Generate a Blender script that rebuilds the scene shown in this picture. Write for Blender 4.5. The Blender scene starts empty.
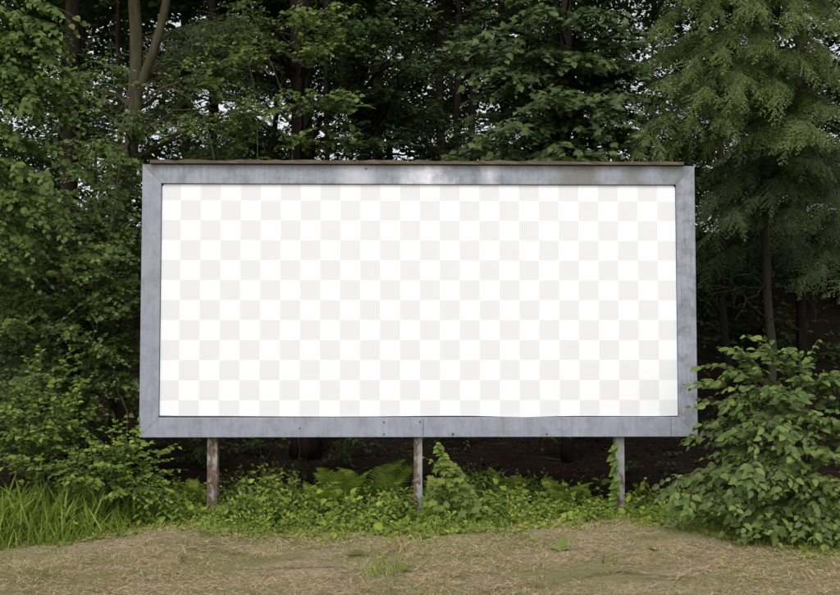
import bpy, math
import numpy as np
from mathutils import Vector, Matrix

# ------------------------------------------------------------------ camera, sky, sun, exposure
scene = bpy.context.scene
COL = scene.collection
RNG = np.random.default_rng(11)
F_PX, CX, CY = 1000.0, 420.0, 297.5          # focal length and centre in photograph pixels
PITCH = math.radians(2.66)
EYE = np.array((0.0, 0.0, 1.6))

cam_data = bpy.data.cameras.new('camera')
cam_data.sensor_fit = 'HORIZONTAL'
cam_data.sensor_width = 36.0
cam_data.lens = 36.0 * F_PX / 840.0
cam_data.clip_end = 1000.0
cam = bpy.data.objects.new('camera', cam_data)
cam.location = EYE
cam.rotation_euler = (math.radians(90) + PITCH, 0, 0)
COL.objects.link(cam)
scene.camera = cam

SUN_EL, SUN_AZ = math.radians(52), math.radians(195)
world = bpy.data.worlds.new('World')
scene.world = world
world.use_nodes = True
wn, wl = world.node_tree.nodes, world.node_tree.links
wn.clear()
w_out = wn.new('ShaderNodeOutputWorld')
w_bg = wn.new('ShaderNodeBackground')
w_sky = wn.new('ShaderNodeTexSky')
w_sky.sky_type = 'NISHITA'
w_sky.sun_disc = False
w_sky.sun_elevation = SUN_EL
w_sky.sun_rotation = SUN_AZ
w_sky.dust_density = 3.0
w_sky.ozone_density = 1.0
w_hsv = wn.new('ShaderNodeHueSaturation')
w_hsv.inputs['Saturation'].default_value = 0.18
wl.new(w_sky.outputs['Color'], w_hsv.inputs['Color'])
wl.new(w_hsv.outputs['Color'], w_bg.inputs['Color'])
w_bg.inputs['Strength'].default_value = 0.15
wl.new(w_bg.outputs['Background'], w_out.inputs['Surface'])

sun_data = bpy.data.lights.new('sun', 'SUN')
sun_data.energy = 0.75
sun_data.angle = math.radians(25)
sun_data.color = (1.0, 0.975, 0.94)
sun = bpy.data.objects.new('sun', sun_data)
sdir = Vector((math.sin(SUN_AZ) * math.cos(SUN_EL), math.cos(SUN_AZ) * math.cos(SUN_EL), math.sin(SUN_EL)))
sun.rotation_euler = sdir.to_track_quat('Z', 'Y').to_euler()
sun.location = (-4, -10, 14)
COL.objects.link(sun)

vs = scene.view_settings
vs.view_transform = 'Standard'
vs.look = 'None'
vs.exposure = 0.45
vs.gamma = 1.0
vs.use_curve_mapping = False
scene.cycles.max_bounces = 6
scene.cycles.diffuse_bounces = 4
scene.cycles.transmission_bounces = 4
scene.cycles.use_denoising = True


# ------------------------------------------------------------------ helpers
def ray(x, y):
    rx, up = (x - CX) / F_PX, -(y - CY) / F_PX
    c, s = math.cos(PITCH), math.sin(PITCH)
    return np.array((rx, c - up * s, s + up * c))


def P(x, y, Y):
    """point seen at a photograph pixel at the distance Y"""
    d = ray(x, y)
    return EYE + d * (Y / d[1])


def unit(v):
    v = np.asarray(v, float)
    return v / np.maximum(np.linalg.norm(v, axis=-1, keepdims=True), 1e-9)


def frames(d, n):
    """rotation matrices whose local Y is d and local Z is close to n"""
    y = unit(d)
    z = n - (n * y).sum(-1, keepdims=True) * y
    z = unit(z)
    x = np.cross(y, z)
    return np.stack((x, y, z), axis=-1)


def smooth(a, b, x):
    t = np.clip((np.asarray(x, float) - a) / (b - a), 0, 1)
    return t * t * (3 - 2 * t)


def ground_z(x, y):
    x = np.asarray(x, float); y = np.asarray(y, float)
    bank = 4.2 * smooth(10.6, 24.0, y) * (1 - 0.9 * smooth(34, 60, y))
    bump = 0.02 * np.sin(x * 1.7 + 0.6 * y) + 0.015 * np.sin(3.1 * x - 1.3 * y)
    rough = 0.18 * np.sin(0.55 * x + 0.8 * y) * smooth(11, 15, y)
    return bank + bump * smooth(2, 5, y) + rough - 0.03 * smooth(9.0, 7.0, y)


class MB:
    """collects vertices and faces; build() makes one mesh object"""
    def __init__(self):
        self.V, self.F, self.n = [], [], 0

    def add(self, V, F):
        V = np.asarray(V, float).reshape(-1, 3)
        if isinstance(F, (list, tuple)) and len(F) and isinstance(F[0], (list, tuple)):
            by = {}
            for f in F:
                by.setdefault(len(f), []).append(f)
            Fs = [np.array(v) for v in by.values()]
        elif isinstance(F, np.ndarray):
            Fs = [F]
        else:
            Fs = F
        for f in Fs:
            self.F.append(np.asarray(f, int) + self.n)
        self.V.append(V)
        self.n += len(V)

    def inst(self, tmpl, pos, R, s):
        TV, TF = tmpl
        pos = np.asarray(pos); N = len(pos)
        if N == 0:
            return
        s = np.broadcast_to(np.asarray(s, float), (N,))
        V = pos[:, None, :] + s[:, None, None] * np.einsum('nij,vj->nvi', R, TV)
        off = (np.arange(N) * len(TV))[:, None, None]
        for f in TF:
            self.F.append((f[None] + off).reshape(-1, f.shape[1]) + self.n)
        self.V.append(V.reshape(-1, 3))
        self.n += N * len(TV)

    def tube(self, pts, rad, sides=7, wob=0.0):
        pts = np.asarray(pts, float); n = len(pts)
        rad = np.broadcast_to(np.asarray(rad, float), (n,))
        t = unit(np.gradient(pts, axis=0))
        ref = np.array((0.31, 0.2, 0.93)) if abs(t[:, 2]).mean() < 0.8 else np.array((1.0, 0.13, 0.0))
        u = unit(np.cross(t, ref)); v = np.cross(t, u)
        a = np.linspace(0, 2 * np.pi, sides, endpoint=False)
        rr = rad[:, None] * (1 + wob * RNG.normal(size=(n, sides)))
        V = pts[:, None] + rr[..., None] * (np.cos(a)[None, :, None] * u[:, None] + np.sin(a)[None, :, None] * v[:, None])
        F = []
        for i in range(n - 1):
            for j in range(sides):
                k = (j + 1) % sides
                F.append((i * sides + j, i * sides + k, (i + 1) * sides + k, (i + 1) * sides + j))
        F.append(tuple(range(sides))[::-1])
        F.append(tuple((n - 1) * sides + j for j in range(sides)))
        self.add(V.reshape(-1, 3), F)

    def sticks(self, A, B, ra, rb):
        """many thin three-sided twigs at once"""
        A, B = np.asarray(A, float), np.asarray(B, float)
        N = len(A)
        if N == 0:
            return
        t = unit(B - A)
        u = unit(np.cross(t, np.array((0.21, 0.35, 0.9)))); v = np.cross(t, u)
        ra = np.broadcast_to(ra, (N,))[:, None, None]; rb = np.broadcast_to(rb, (N,))[:, None, None]
        a = np.array((0, 2.094, 4.189))
        ring = np.cos(a)[None, :, None] * u[:, None] + np.sin(a)[None, :, None] * v[:, None]
        V = np.concatenate((A[:, None] + ra * ring, B[:, None] + rb * ring), axis=1)
        f = np.array(((0, 1, 4, 3), (1, 2, 5, 4), (2, 0, 3, 5)))
        off = (np.arange(N) * 6)[:, None, None]
        self.F.append((f[None] + off).reshape(-1, 4) + self.n)
        self.V.append(V.reshape(-1, 3)); self.n += N * 6

    def box(self, lo, hi):
        (x0, y0, z0), (x1, y1, z1) = lo, hi
        V = [(x0, y0, z0), (x1, y0, z0), (x1, y1, z0), (x0, y1, z0), (x0, y0, z1), (x1, y0, z1), (x1, y1, z1), (x0, y1, z1)]
        self.add(V, [(0, 3, 2, 1), (4, 5, 6, 7), (0, 1, 5, 4), (1, 2, 6, 5), (2, 3, 7, 6), (3, 0, 4, 7)])

    def mesh(self, name, mat, base=(0, 0, 0), smooth_shade=False):
        V = np.concatenate(self.V) - np.asarray(base, float)
        me = bpy.data.meshes.new(name)
        me.vertices.add(len(V))
        me.vertices.foreach_set('co', V.astype(np.float32).ravel())
        idx = np.concatenate([f.ravel() for f in self.F])
        tot = np.concatenate([np.full(len(f), f.shape[1]) for f in self.F])
        start = np.concatenate(((0,), np.cumsum(tot)[:-1]))
        me.loops.add(len(idx))
        me.loops.foreach_set('vertex_index', idx.astype(np.int32))
        me.polygons.add(len(tot))
        me.polygons.foreach_set('loop_start', start.astype(np.int32))
        me.polygons.foreach_set('loop_total', tot.astype(np.int32))
        me.polygons.foreach_set('use_smooth', np.full(len(tot), bool(smooth_shade)))
        me.update(calc_edges=True)
        me.materials.append(mat)
        return me

    def build(self, name, mat, parent=None, base=(0, 0, 0), smooth_shade=False, bevel=0.0):
        o = bpy.data.objects.new(name, self.mesh(name, mat, base, smooth_shade))
        COL.objects.link(o)
        if parent is not None:
            o.parent = parent
        if bevel:
            m = o.modifiers.new('bevel', 'BEVEL'); m.width = bevel; m.segments = 2; m.limit_method = 'ANGLE'
        return o


def tag(o, label=None, cat=None, group=None, kind=None):
    for k, v in (('label', label), ('category', cat), ('group', group), ('kind', kind)):
        if v:
            o[k] = v
    return o


def thing(name, label, cat, loc, group=None, rz=0.0):
    o = bpy.data.objects.new(name, None)
    o.empty_display_size = 0.1
    o.location = loc
    o.rotation_euler = (0, 0, rz)
    COL.objects.link(o)
    return tag(o, label, cat, group)


# ------------------------------------------------------------------ materials
def new_mat(name):
    m = bpy.data.materials.new(name); m.use_nodes = True
    nt = m.node_tree; nt.nodes.clear()
    out = nt.nodes.new('ShaderNodeOutputMaterial')
    return m, nt.nodes, nt.links, out


def ramp(N, stops):
    r = N.new('ShaderNodeValToRGB')
    e = r.color_ramp.elements
    while len(e) < len(stops):
        e.new(0.5)
    for k, (p, c) in enumerate(stops):
        e[k].position = p
        e[k].color = (*c, 1) if len(c) == 3 else c
    return r


def noise(N, L, vec, scale, detail=5.0, rough=0.6):
    n = N.new('ShaderNodeTexNoise')
    n.inputs['Scale'].default_value = scale
    n.inputs['Detail'].default_value = detail
    n.inputs['Roughness'].default_value = rough
    if vec is not None:
        L.new(vec, n.inputs['Vector'])
    return n


def mapping(N, L, coord, scale=(1, 1, 1), loc=(0, 0, 0)):
    tc = N.new('ShaderNodeTexCoord'); mp = N.new('ShaderNodeMapping')
    mp.inputs['Scale'].default_value = scale; mp.inputs['Location'].default_value = loc
    L.new(tc.outputs[coord], mp.inputs['Vector'])
    return mp.outputs['Vector']


def mixcol(N, L, fac, a, b, mode='MIX'):
    m = N.new('ShaderNodeMix'); m.data_type = 'RGBA'; m.blend_type = mode
    for k, v in ((0, fac), (6, a), (7, b)):
        if hasattr(v, 'links') or hasattr(v, 'is_linked'):
            L.new(v, m.inputs[k])
        else:
            m.inputs[k].default_value = v if k == 0 else (*v, 1)
    return m.outputs[2]


def math_node(N, L, op, a, b=None):
    m = N.new('ShaderNodeMath'); m.operation = op
    for k, v in ((0, a), (1, b)):
        if v is None:
            continue
        if hasattr(v, 'is_linked'):
            L.new(v, m.inputs[k])
        else:
            m.inputs[k].default_value = v
    return m.outputs[0]


def leaf_mat(name, dark, mid, light, trans=0.35, rough=0.55, spec=0.22, odd=None):
    m, N, L, out = new_mat(name)
    g = N.new('ShaderNodeNewGeometry'); oi = N.new('ShaderNodeObjectInfo')
    r = math_node(N, L, 'FRACT', math_node(N, L, 'ADD', g.outputs['Random Per Island'], oi.outputs['Random']))
    pos = g.outputs['Position']
    n = noise(N, L, pos, 1.3, 2.0)
    f = math_node(N, L, 'ADD', math_node(N, L, 'MULTIPLY', r, 0.65), math_node(N, L, 'MULTIPLY', n.outputs['Fac'], 0.4))
    cr = ramp(N, [(0.12, dark), (0.52, mid), (0.84 if odd else 0.92, light)] + ([(0.9, odd)] if odd else []))
    L.new(f, cr.inputs['Fac'])
    n2 = noise(N, L, pos, 60.0, 2.0)
    c = mixcol(N, L, 0.3, cr.outputs['Color'], n2.outputs['Color'], 'SOFT_LIGHT')
    bs = N.new('ShaderNodeBsdfPrincipled')
    bs.inputs['Roughness'].default_value = rough
    bs.inputs['Specular IOR Level'].default_value = spec
    L.new(c, bs.inputs['Base Color'])
    tr = N.new('ShaderNodeBsdfTranslucent')
    tc = mixcol(N, L, 1.0, c, (0.92, 1.0, 0.5), 'MULTIPLY')
    L.new(tc, tr.inputs['Color'])
    mx = N.new('ShaderNodeMixShader'); mx.inputs[0].default_value = trans
    L.new(bs.outputs[0], mx.inputs[1]); L.new(tr.outputs[0], mx.inputs[2])
    L.new(mx.outputs[0], out.inputs['Surface'])
    return m


def bark_mat(name, dark, light, scale=9.0, moss=None, amount=0.0):
    m, N, L, out = new_mat(name)
    v = mapping(N, L, 'Object', (1, 1, 0.18))
    n = noise(N, L, v, scale * 2.0, 8.0, 0.7)
    cr = ramp(N, [(0.3, dark), (0.7, light)])
    L.new(n.outputs['Fac'], cr.inputs['Fac'])
    c = cr.outputs['Color']
    if moss:
        n2 = noise(N, L, mapping(N, L, 'Object', (1, 1, 0.5)), 3.0, 5.0)
        r2 = ramp(N, [(0.5 - amount, (0, 0, 0)), (0.62 - amount * 0.5, (1, 1, 1))])
        L.new(n2.outputs['Fac'], r2.inputs['Fac'])
        c = mixcol(N, L, r2.outputs['Color'], c, moss)
    bs = N.new('ShaderNodeBsdfPrincipled'); bs.inputs['Roughness'].default_value = 0.95; bs.inputs['Specular IOR Level'].default_value = 0.04
    L.new(c, bs.inputs['Base Color'])
    b = N.new('ShaderNodeBump'); b.inputs['Strength'].default_value = 0.7; b.inputs['Distance'].default_value = 0.02
    L.new(n.outputs['Fac'], b.inputs['Height']); L.new(b.outputs[0], bs.inputs['Normal'])
    L.new(bs.outputs[0], out.inputs['Surface'])
    return m


def frame_mat(name, dirt=0.5, blotches=None):
    """bluish grey painted sheet metal with grime and rain streaks"""
    m, N, L, out = new_mat(name)
    v = mapping(N, L, 'Object')
    cloud = noise(N, L, v, 2.3, 6.0, 0.65)
    c0 = ramp(N, [(0.3, (0.27, 0.29, 0.345)), (0.7, (0.36, 0.38, 0.445))])
    L.new(cloud.outputs['Fac'], c0.inputs['Fac'])
    st = noise(N, L, mapping(N, L, 'Object', (1, 1, 0.12)), 26.0, 5.0, 0.65)
    r1 = ramp(N, [(0.48, (0, 0, 0)), (0.75, (1, 1, 1))]); L.new(st.outputs['Fac'], r1.inputs['Fac'])
    c = mixcol(N, L, math_node(N, L, 'MULTIPLY', r1.outputs['Color'], 0.5 * dirt + 0.12), c0.outputs['Color'], (0.13, 0.13, 0.135))
    sp = noise(N, L, v, 7.0, 9.0, 0.72)
    r2 = ramp(N, [(0.50 - 0.05 * dirt, (0, 0, 0)), (0.70, (1, 1, 1))]); L.new(sp.outputs['Fac'], r2.inputs['Fac'])
    c = mixcol(N, L, math_node(N, L, 'MULTIPLY', r2.outputs['Color'], 0.85 * dirt), c, (0.10, 0.10, 0.082))
    sx = N.new('ShaderNodeSeparateXYZ'); L.new(v, sx.inputs[0])
    if blotches is not None:       # pale lavender patches and the grime line along the lower lip of the top rail
        for x0, w, s in blotches:
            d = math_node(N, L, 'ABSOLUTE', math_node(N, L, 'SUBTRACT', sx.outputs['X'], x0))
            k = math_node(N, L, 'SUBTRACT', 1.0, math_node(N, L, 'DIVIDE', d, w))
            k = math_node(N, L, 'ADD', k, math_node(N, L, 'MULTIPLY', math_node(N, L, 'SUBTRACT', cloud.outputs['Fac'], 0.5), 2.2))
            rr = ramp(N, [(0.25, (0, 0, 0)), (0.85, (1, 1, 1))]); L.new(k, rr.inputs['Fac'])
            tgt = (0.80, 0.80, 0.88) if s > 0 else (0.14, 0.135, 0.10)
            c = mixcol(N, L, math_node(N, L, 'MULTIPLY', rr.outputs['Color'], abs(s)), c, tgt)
    bs = N.new('ShaderNodeBsdfPrincipled')
    bs.inputs['Roughness'].default_value = 0.48
    bs.inputs['Specular IOR Level'].default_value = 0.4
    L.new(c, bs.inputs['Base Color'])
    b = N.new('ShaderNodeBump'); b.inputs['Strength'].default_value = 0.12; b.inputs['Distance'].default_value = 0.01
    L.new(cloud.outputs['Fac'], b.inputs['Height']); L.new(b.outputs[0], bs.inputs['Normal'])
    L.new(bs.outputs[0], out.inputs['Surface'])
    return m


def rust_mat(name, amount, split=0.0, low=0.0):
    m, N, L, out = new_mat(name)
    v = mapping(N, L, 'Object')
    n = noise(N, L, mapping(N, L, 'Object', (1, 1, 0.45)), 16.0, 8.0, 0.7)
    sx = N.new('ShaderNodeSeparateXYZ'); L.new(v, sx.inputs[0])
    f = math_node(N, L, 'ADD', n.outputs['Fac'], amount)
    if split:     # the left half of the flange has lost its paint
        f = math_node(N, L, 'ADD', f, math_node(N, L, 'MULTIPLY', sx.outputs['X'], -split))
    if low:       # rust creeping up from the foot
        f = math_node(N, L, 'ADD', f, math_node(N, L, 'MULTIPLY', math_node(N, L, 'SUBTRACT', 0.72, sx.outputs['Z']), low))
    r = ramp(N, [(0.5, (0, 0, 0)), (0.57, (1, 1, 1))]); L.new(f, r.inputs['Fac'])
    n2 = noise(N, L, v, 45.0, 6.0)
    rc = ramp(N, [(0.3, (0.075, 0.042, 0.026)), (0.7, (0.19, 0.115, 0.072))]); L.new(n2.outputs['Fac'], rc.inputs['Fac'])
    n3 = noise(N, L, v, 9.0, 5.0)
    pc = ramp(N, [(0.3, (0.24, 0.235, 0.225)), (0.7, (0.36, 0.355, 0.355))]); L.new(n3.outputs['Fac'], pc.inputs['Fac'])
    c = mixcol(N, L, r.outputs['Color'], pc.outputs['Color'], rc.outputs['Color'])
    bs = N.new('ShaderNodeBsdfPrincipled'); bs.inputs['Roughness'].default_value = 0.8
    L.new(c, bs.inputs['Base Color'])
    b = N.new('ShaderNodeBump'); b.inputs['Strength'].default_value = 0.5; b.inputs['Distance'].default_value = 0.004
    b.invert = True
    L.new(r.outputs['Color'], b.inputs['Height']); L.new(b.outputs[0], bs.inputs['Normal'])
    L.new(bs.outputs[0], out.inputs['Surface'])
    return m


def wood_mat(name):
    m, N, L, out = new_mat(name)
    n = noise(N, L, mapping(N, L, 'Object', (0.15, 1, 1)), 40.0, 8.0, 0.7)
    n2 = noise(N, L, mapping(N, L, 'Object'), 3.0, 4.0)
    cr = ramp(N, [(0.3, (0.055, 0.040, 0.028)), (0.7, (0.17, 0.125, 0.088))]); L.new(n.outputs['Fac'], cr.inputs['Fac'])
    r2 = ramp(N, [(0.5, (0, 0, 0)), (0.7, (1, 1, 1))]); L.new(n2.outputs['Fac'], r2.inputs['Fac'])
    c = mixcol(N, L, math_node(N, L, 'MULTIPLY', r2.outputs['Color'], 0.5), cr.outputs['Color'], (0.12, 0.13, 0.05))
    bs = N.new('ShaderNodeBsdfPrincipled'); bs.inputs['Roughness'].default_value = 0.9
    L.new(c, bs.inputs['Base Color'])
    b = N.new('ShaderNodeBump'); b.inputs['Strength'].default_value = 0.6; b.inputs['Distance'].default_value = 0.006
    L.new(n.outputs['Fac'], b.inputs['Height']); L.new(b.outputs[0], bs.inputs['Normal'])
    L.new(bs.outputs[0], out.inputs['Surface'])
    return m


def plain_mat(name, col, rough=0.8, metallic=0.0):
    m, N, L, out = new_mat(name)
    n = noise(N, L, mapping(N, L, 'Object'), 20.0, 5.0)
    c = mixcol(N, L, 0.4, col, n.outputs['Color'], 'SOFT_LIGHT')
    bs = N.new('ShaderNodeBsdfPrincipled'); bs.inputs['Roughness'].default_value = rough
    bs.inputs['Metallic'].default_value = metallic
    L.new(c, bs.inputs['Base Color']); L.new(bs.outputs[0], out.inputs['Surface'])
    return m


def ground_mat():
    m, N, L, out = new_mat('ground_dry_grass_and_litter')
    v = mapping(N, L, 'Object')
    fine = noise(N, L, v, 34.0, 8.0, 0.75)
    cr = ramp(N, [(0.32, (0.12, 0.088, 0.054)), (0.5, (0.33, 0.265, 0.165)), (0.7, (0.50, 0.41, 0.265))])
    L.new(fine.outputs['Fac'], cr.inputs['Fac'])
    pat = noise(N, L, mapping(N, L, 'Object', (0.6, 1.0, 1.0)), 1.6, 6.0, 0.65)
    r1 = ramp(N, [(0.44, (0, 0, 0)), (0.58, (1, 1, 1))]); L.new(pat.outputs['Fac'], r1.inputs['Fac'])
    c = mixcol(N, L, math_node(N, L, 'MULTIPLY', r1.outputs['Color'], 0.65), cr.outputs['Color'], (0.17, 0.18, 0.065))
    pat2 = noise(N, L, mapping(N, L, 'Object', (0.5, 1.2, 1.0), (3, 7, 0)), 3.4, 7.0, 0.75)
    r2 = ramp(N, [(0.53, (0, 0, 0)), (0.66, (1, 1, 1))]); L.new(pat2.outputs['Fac'], r2.inputs['Fac'])
    c = mixcol(N, L, math_node(N, L, 'MULTIPLY', r2.outputs['Color'], 0.85), c, (0.085, 0.056, 0.037))
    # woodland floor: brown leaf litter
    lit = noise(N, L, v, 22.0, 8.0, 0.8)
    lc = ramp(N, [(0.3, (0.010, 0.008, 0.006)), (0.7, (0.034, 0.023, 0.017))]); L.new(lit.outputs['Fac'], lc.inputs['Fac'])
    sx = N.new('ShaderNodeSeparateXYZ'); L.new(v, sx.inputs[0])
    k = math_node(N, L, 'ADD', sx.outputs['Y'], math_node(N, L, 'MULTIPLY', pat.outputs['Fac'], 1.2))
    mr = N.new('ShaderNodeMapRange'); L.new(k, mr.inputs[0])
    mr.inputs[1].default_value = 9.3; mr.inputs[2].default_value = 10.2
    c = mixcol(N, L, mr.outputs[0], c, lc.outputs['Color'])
    bs = N.new('ShaderNodeBsdfPrincipled'); bs.inputs['Roughness'].default_value = 0.95
    bs.inputs['Specular IOR Level'].default_value = 0.03
    L.new(c, bs.inputs['Base Color'])
    b = N.new('ShaderNodeBump'); b.inputs['Strength'].default_value = 0.9; b.inputs['Distance'].default_value = 0.03
    L.new(fine.outputs['Fac'], b.inputs['Height']); L.new(b.outputs[0], bs.inputs['Normal'])
    L.new(bs.outputs[0], out.inputs['Surface'])
    return m


def panel_mat(sq, x0, z0):
    """white sheet printed with pale grey squares"""
    m, N, L, out = new_mat('white_checked_sheet')
    v = mapping(N, L, 'Object', (1 / sq, 1, 1 / sq), (-x0 / sq, 0, -z0 / sq))
    sx = N.new('ShaderNodeSeparateXYZ'); L.new(v, sx.inputs[0])
    s = math_node(N, L, 'ADD', math_node(N, L, 'FLOOR', sx.outputs['X']), math_node(N, L, 'FLOOR', sx.outputs['Z']))
    par = math_node(N, L, 'FLOORED_MODULO', s, 2.0)
    k = math_node(N, L, 'LESS_THAN', par, 0.5)
    c = mixcol(N, L, k, (0.90, 0.91, 0.935), (0.785, 0.79, 0.81))
    bs = N.new('ShaderNodeBsdfPrincipled'); bs.inputs['Roughness'].default_value = 0.7
    bs.inputs['Specular IOR Level'].default_value = 0.2
    L.new(c, bs.inputs['Base Color']); L.new(bs.outputs[0], out.inputs['Surface'])
    return m


M_MAPLE = leaf_mat('maple_leaf_green', (0.037, 0.065, 0.024), (0.073, 0.118, 0.039), (0.121, 0.173, 0.055), 0.3)
M_WALL = leaf_mat('understory_leaf_green', (0.053, 0.091, 0.023), (0.109, 0.168, 0.041), (0.185, 0.255, 0.060), 0.35, odd=(0.22, 0.27, 0.06))
M_BRIGHT = leaf_mat('fresh_leaf_green', (0.078, 0.131, 0.023), (0.149, 0.227, 0.038), (0.261, 0.347, 0.063), 0.4, odd=(0.32, 0.38, 0.08))
M_LEFT = leaf_mat('broadleaf_green', (0.055, 0.098, 0.021), (0.097, 0.160, 0.034), (0.158, 0.235, 0.055), 0.4)
M_SHRUB = leaf_mat('shrub_leaf_green', (0.067, 0.105, 0.029), (0.116, 0.172, 0.046), (0.195, 0.256, 0.063), 0.3, odd=(0.24, 0.31, 0.06))
M_SAPL = leaf_mat('sapling_leaf_green', (0.083, 0.123, 0.023), (0.137, 0.183, 0.036), (0.197, 0.239, 0.050), 0.3)
M_COVER = leaf_mat('ground_cover_green', (0.102, 0.151, 0.025), (0.195, 0.266, 0.041), (0.352, 0.408, 0.063), 0.35, odd=(0.3, 0.36, 0.08))
M_HEM = leaf_mat('hemlock_needle_green', (0.047, 0.070, 0.019), (0.095, 0.129, 0.034), (0.171, 0.214, 0.063), 0.25, odd=(0.20, 0.215, 0.09))
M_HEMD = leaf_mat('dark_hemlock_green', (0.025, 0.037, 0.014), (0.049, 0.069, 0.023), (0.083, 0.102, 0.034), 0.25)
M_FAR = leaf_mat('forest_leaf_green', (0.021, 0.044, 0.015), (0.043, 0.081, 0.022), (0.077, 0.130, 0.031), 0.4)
M_GRASS = leaf_mat('tall_grass_green', (0.101, 0.149, 0.022), (0.186, 0.254, 0.036), (0.310, 0.374, 0.069), 0.35, odd=(0.42, 0.36, 0.2))
M_STRAW = leaf_mat('dry_straw', (0.217, 0.161, 0.079), (0.420, 0.322, 0.175), (0.608, 0.483, 0.273), 0.15, 0.7, 0.15)
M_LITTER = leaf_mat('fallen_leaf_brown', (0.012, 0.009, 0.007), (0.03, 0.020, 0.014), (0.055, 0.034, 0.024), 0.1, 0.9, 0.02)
M_STEM = plain_mat('green_stem', (0.09, 0.11, 0.04))
M_TWIG = bark_mat('grey_twig', (0.05, 0.04, 0.03), (0.12, 0.10, 0.075), 20)
M_BARK_OLIVE = bark_mat('olive_brown_bark', (0.036, 0.032, 0.019), (0.088, 0.080, 0.050), 9, (0.045, 0.052, 0.02), 0.03)
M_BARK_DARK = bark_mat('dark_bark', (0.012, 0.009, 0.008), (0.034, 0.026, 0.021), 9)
M_BARK_GREY = bark_mat('grey_green_bark', (0.03, 0.03, 0.02), (0.075, 0.075, 0.05), 9)

# ------------------------------------------------------------------ leaf shapes
def T(V, F):
    by = {}
    for f in F:
        by.setdefault(len(f), []).append(f)
    return np.array(V, float), [np.array(v) for v in by.values()]


LEAF2 = T([(0, 0, 0), (-.34, .45, .09), (0, 1, -.04), (.34, .45, .09)], [(0, 2, 1), (0, 3, 2)])
LEAF4 = T([(0, 0, 0), (-.27, .25, .07), (-.27, .62, .06), (0, 1, -.10), (.27, .62, .06), (.27, .25, .07)],
          [(0, 3, 2, 1), (0, 5, 4, 3)])


def ovate(width=0.30, fold=0.09, droop=0.16, rows=4):
    V, F = [(0, 0, 0)], []
    ts = np.linspace(0, 1, rows + 2)[1:-1]
    for t in ts:
        w = width * math.sin(math.pi * t ** 0.72) ** 0.85
        z = -droop * t * t
        V += [(-w, t, z + fold * w / width), (0, t, z), (w, t, z + fold * w / width)]
    V.append((0, 1, -droop))
    F += [(0, 2, 1), (0, 3, 2)]
    for k in range(rows - 1):
        a = 1 + 3 * k
        F += [(a, a + 1, a + 4, a + 3), (a + 1, a + 2, a + 5, a + 4)]
    a = 1 + 3 * (rows - 1); e = len(V) - 1
    F += [(a, a + 1, e), (a + 1, a + 2, e)]
    V.insert(0, None); V.pop(0)
    return T(V, F)


OVATE = ovate()
OVATE_WIDE = ovate(0.36, 0.05, 0.2, 4)
NARROW = ovate(0.21, 0.03, 0.25, 3)


def maple(lobed=True):
    half = [(0, 0.0), (.10, -.10), (.34, -.08), (.26, .08), (.58, .16), (.40, .30), (.62, .52), (.34, .48), (.30, .62), (.16, .60), (0, 1.0)]
    if not lobed:
        half = [(0, 0.0), (.26, -.04), (.22, .10), (.46, .26), (.30, .36), (.26, .56), (0, .95)]
    right = [(x, y, -0.22 * (x * x + (y - .3) ** 2) + 0.05 * x) for x, y in half]
    left = [(-x, y, z) for x, y, z in right[1:-1]][::-1]
    V = [(0, .3, 0.0)] + right + left
    n = len(V) - 1
    F = [(0, 1 + i, 1 + (i + 1) % n) for i in range(n)]
    return T(V, F)


MAPLE = maple(True)
MAPLE_LO = maple(False)


def hemlock_frond(seed):
    """flat drooping spray: an axis with alternate branchlets fringed with needles"""
    r = np.random.default_rng(seed)
    V, F = [], []

    def needle_row(p0, d, length, n, nl):
        d = unit(d); s = np.array((-d[1], d[0], 0.0))
        for k in range(n):
            t = (k + 0.6) / n
            c = p0 + d * length * t + np.array((0, 0, -0.10 * (length * t) ** 2 * 4))
            for sg in (-1, 1):
                tip = c + (s * sg * 0.86 + d * 0.5) * nl * (1 - 0.35 * t) + np.array((0, 0, r.normal() * nl * .25))
                i = len(V)
                V.extend((c - d * nl * .32, c + d * nl * .32, tip)); F.append((i, i + 1, i + 2))
        e = p0 + d * length
        i = len(V)
        V.extend((p0 + s * .008, p0 - s * .008, e + np.array((0, 0, -0.4 * length ** 2)))); F.append((i, i + 1, i + 2))

    nb = 12
    for k in range(nb):
        t = 0.06 + 0.9 * k / nb
        sg = 1 if k % 2 else -1
        c = np.array((0, t, -0.5 * t ** 2.0))
        a = math.radians(46 + r.normal() * 13)
        ln = (0.46 * (1 - t) ** 0.8 + 0.08) * r.uniform(.45, 1.25)
        d = np.array((sg * math.sin(a), math.cos(a), -0.3 + r.normal() * .15))
        needle_row(c, d, ln, max(3, int(ln * 16)), 0.075)
    for k in range(10):
        t = k / 10
        needle_row(np.array((0, t, -0.5 * t ** 2.0)), np.array((0, 1, -0.5 * t)), 0.1, 2, 0.045)
    return T([tuple(v) for v in V], F)


FRONDS = [hemlock_frond(s) for s in range(1, 9)]


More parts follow.
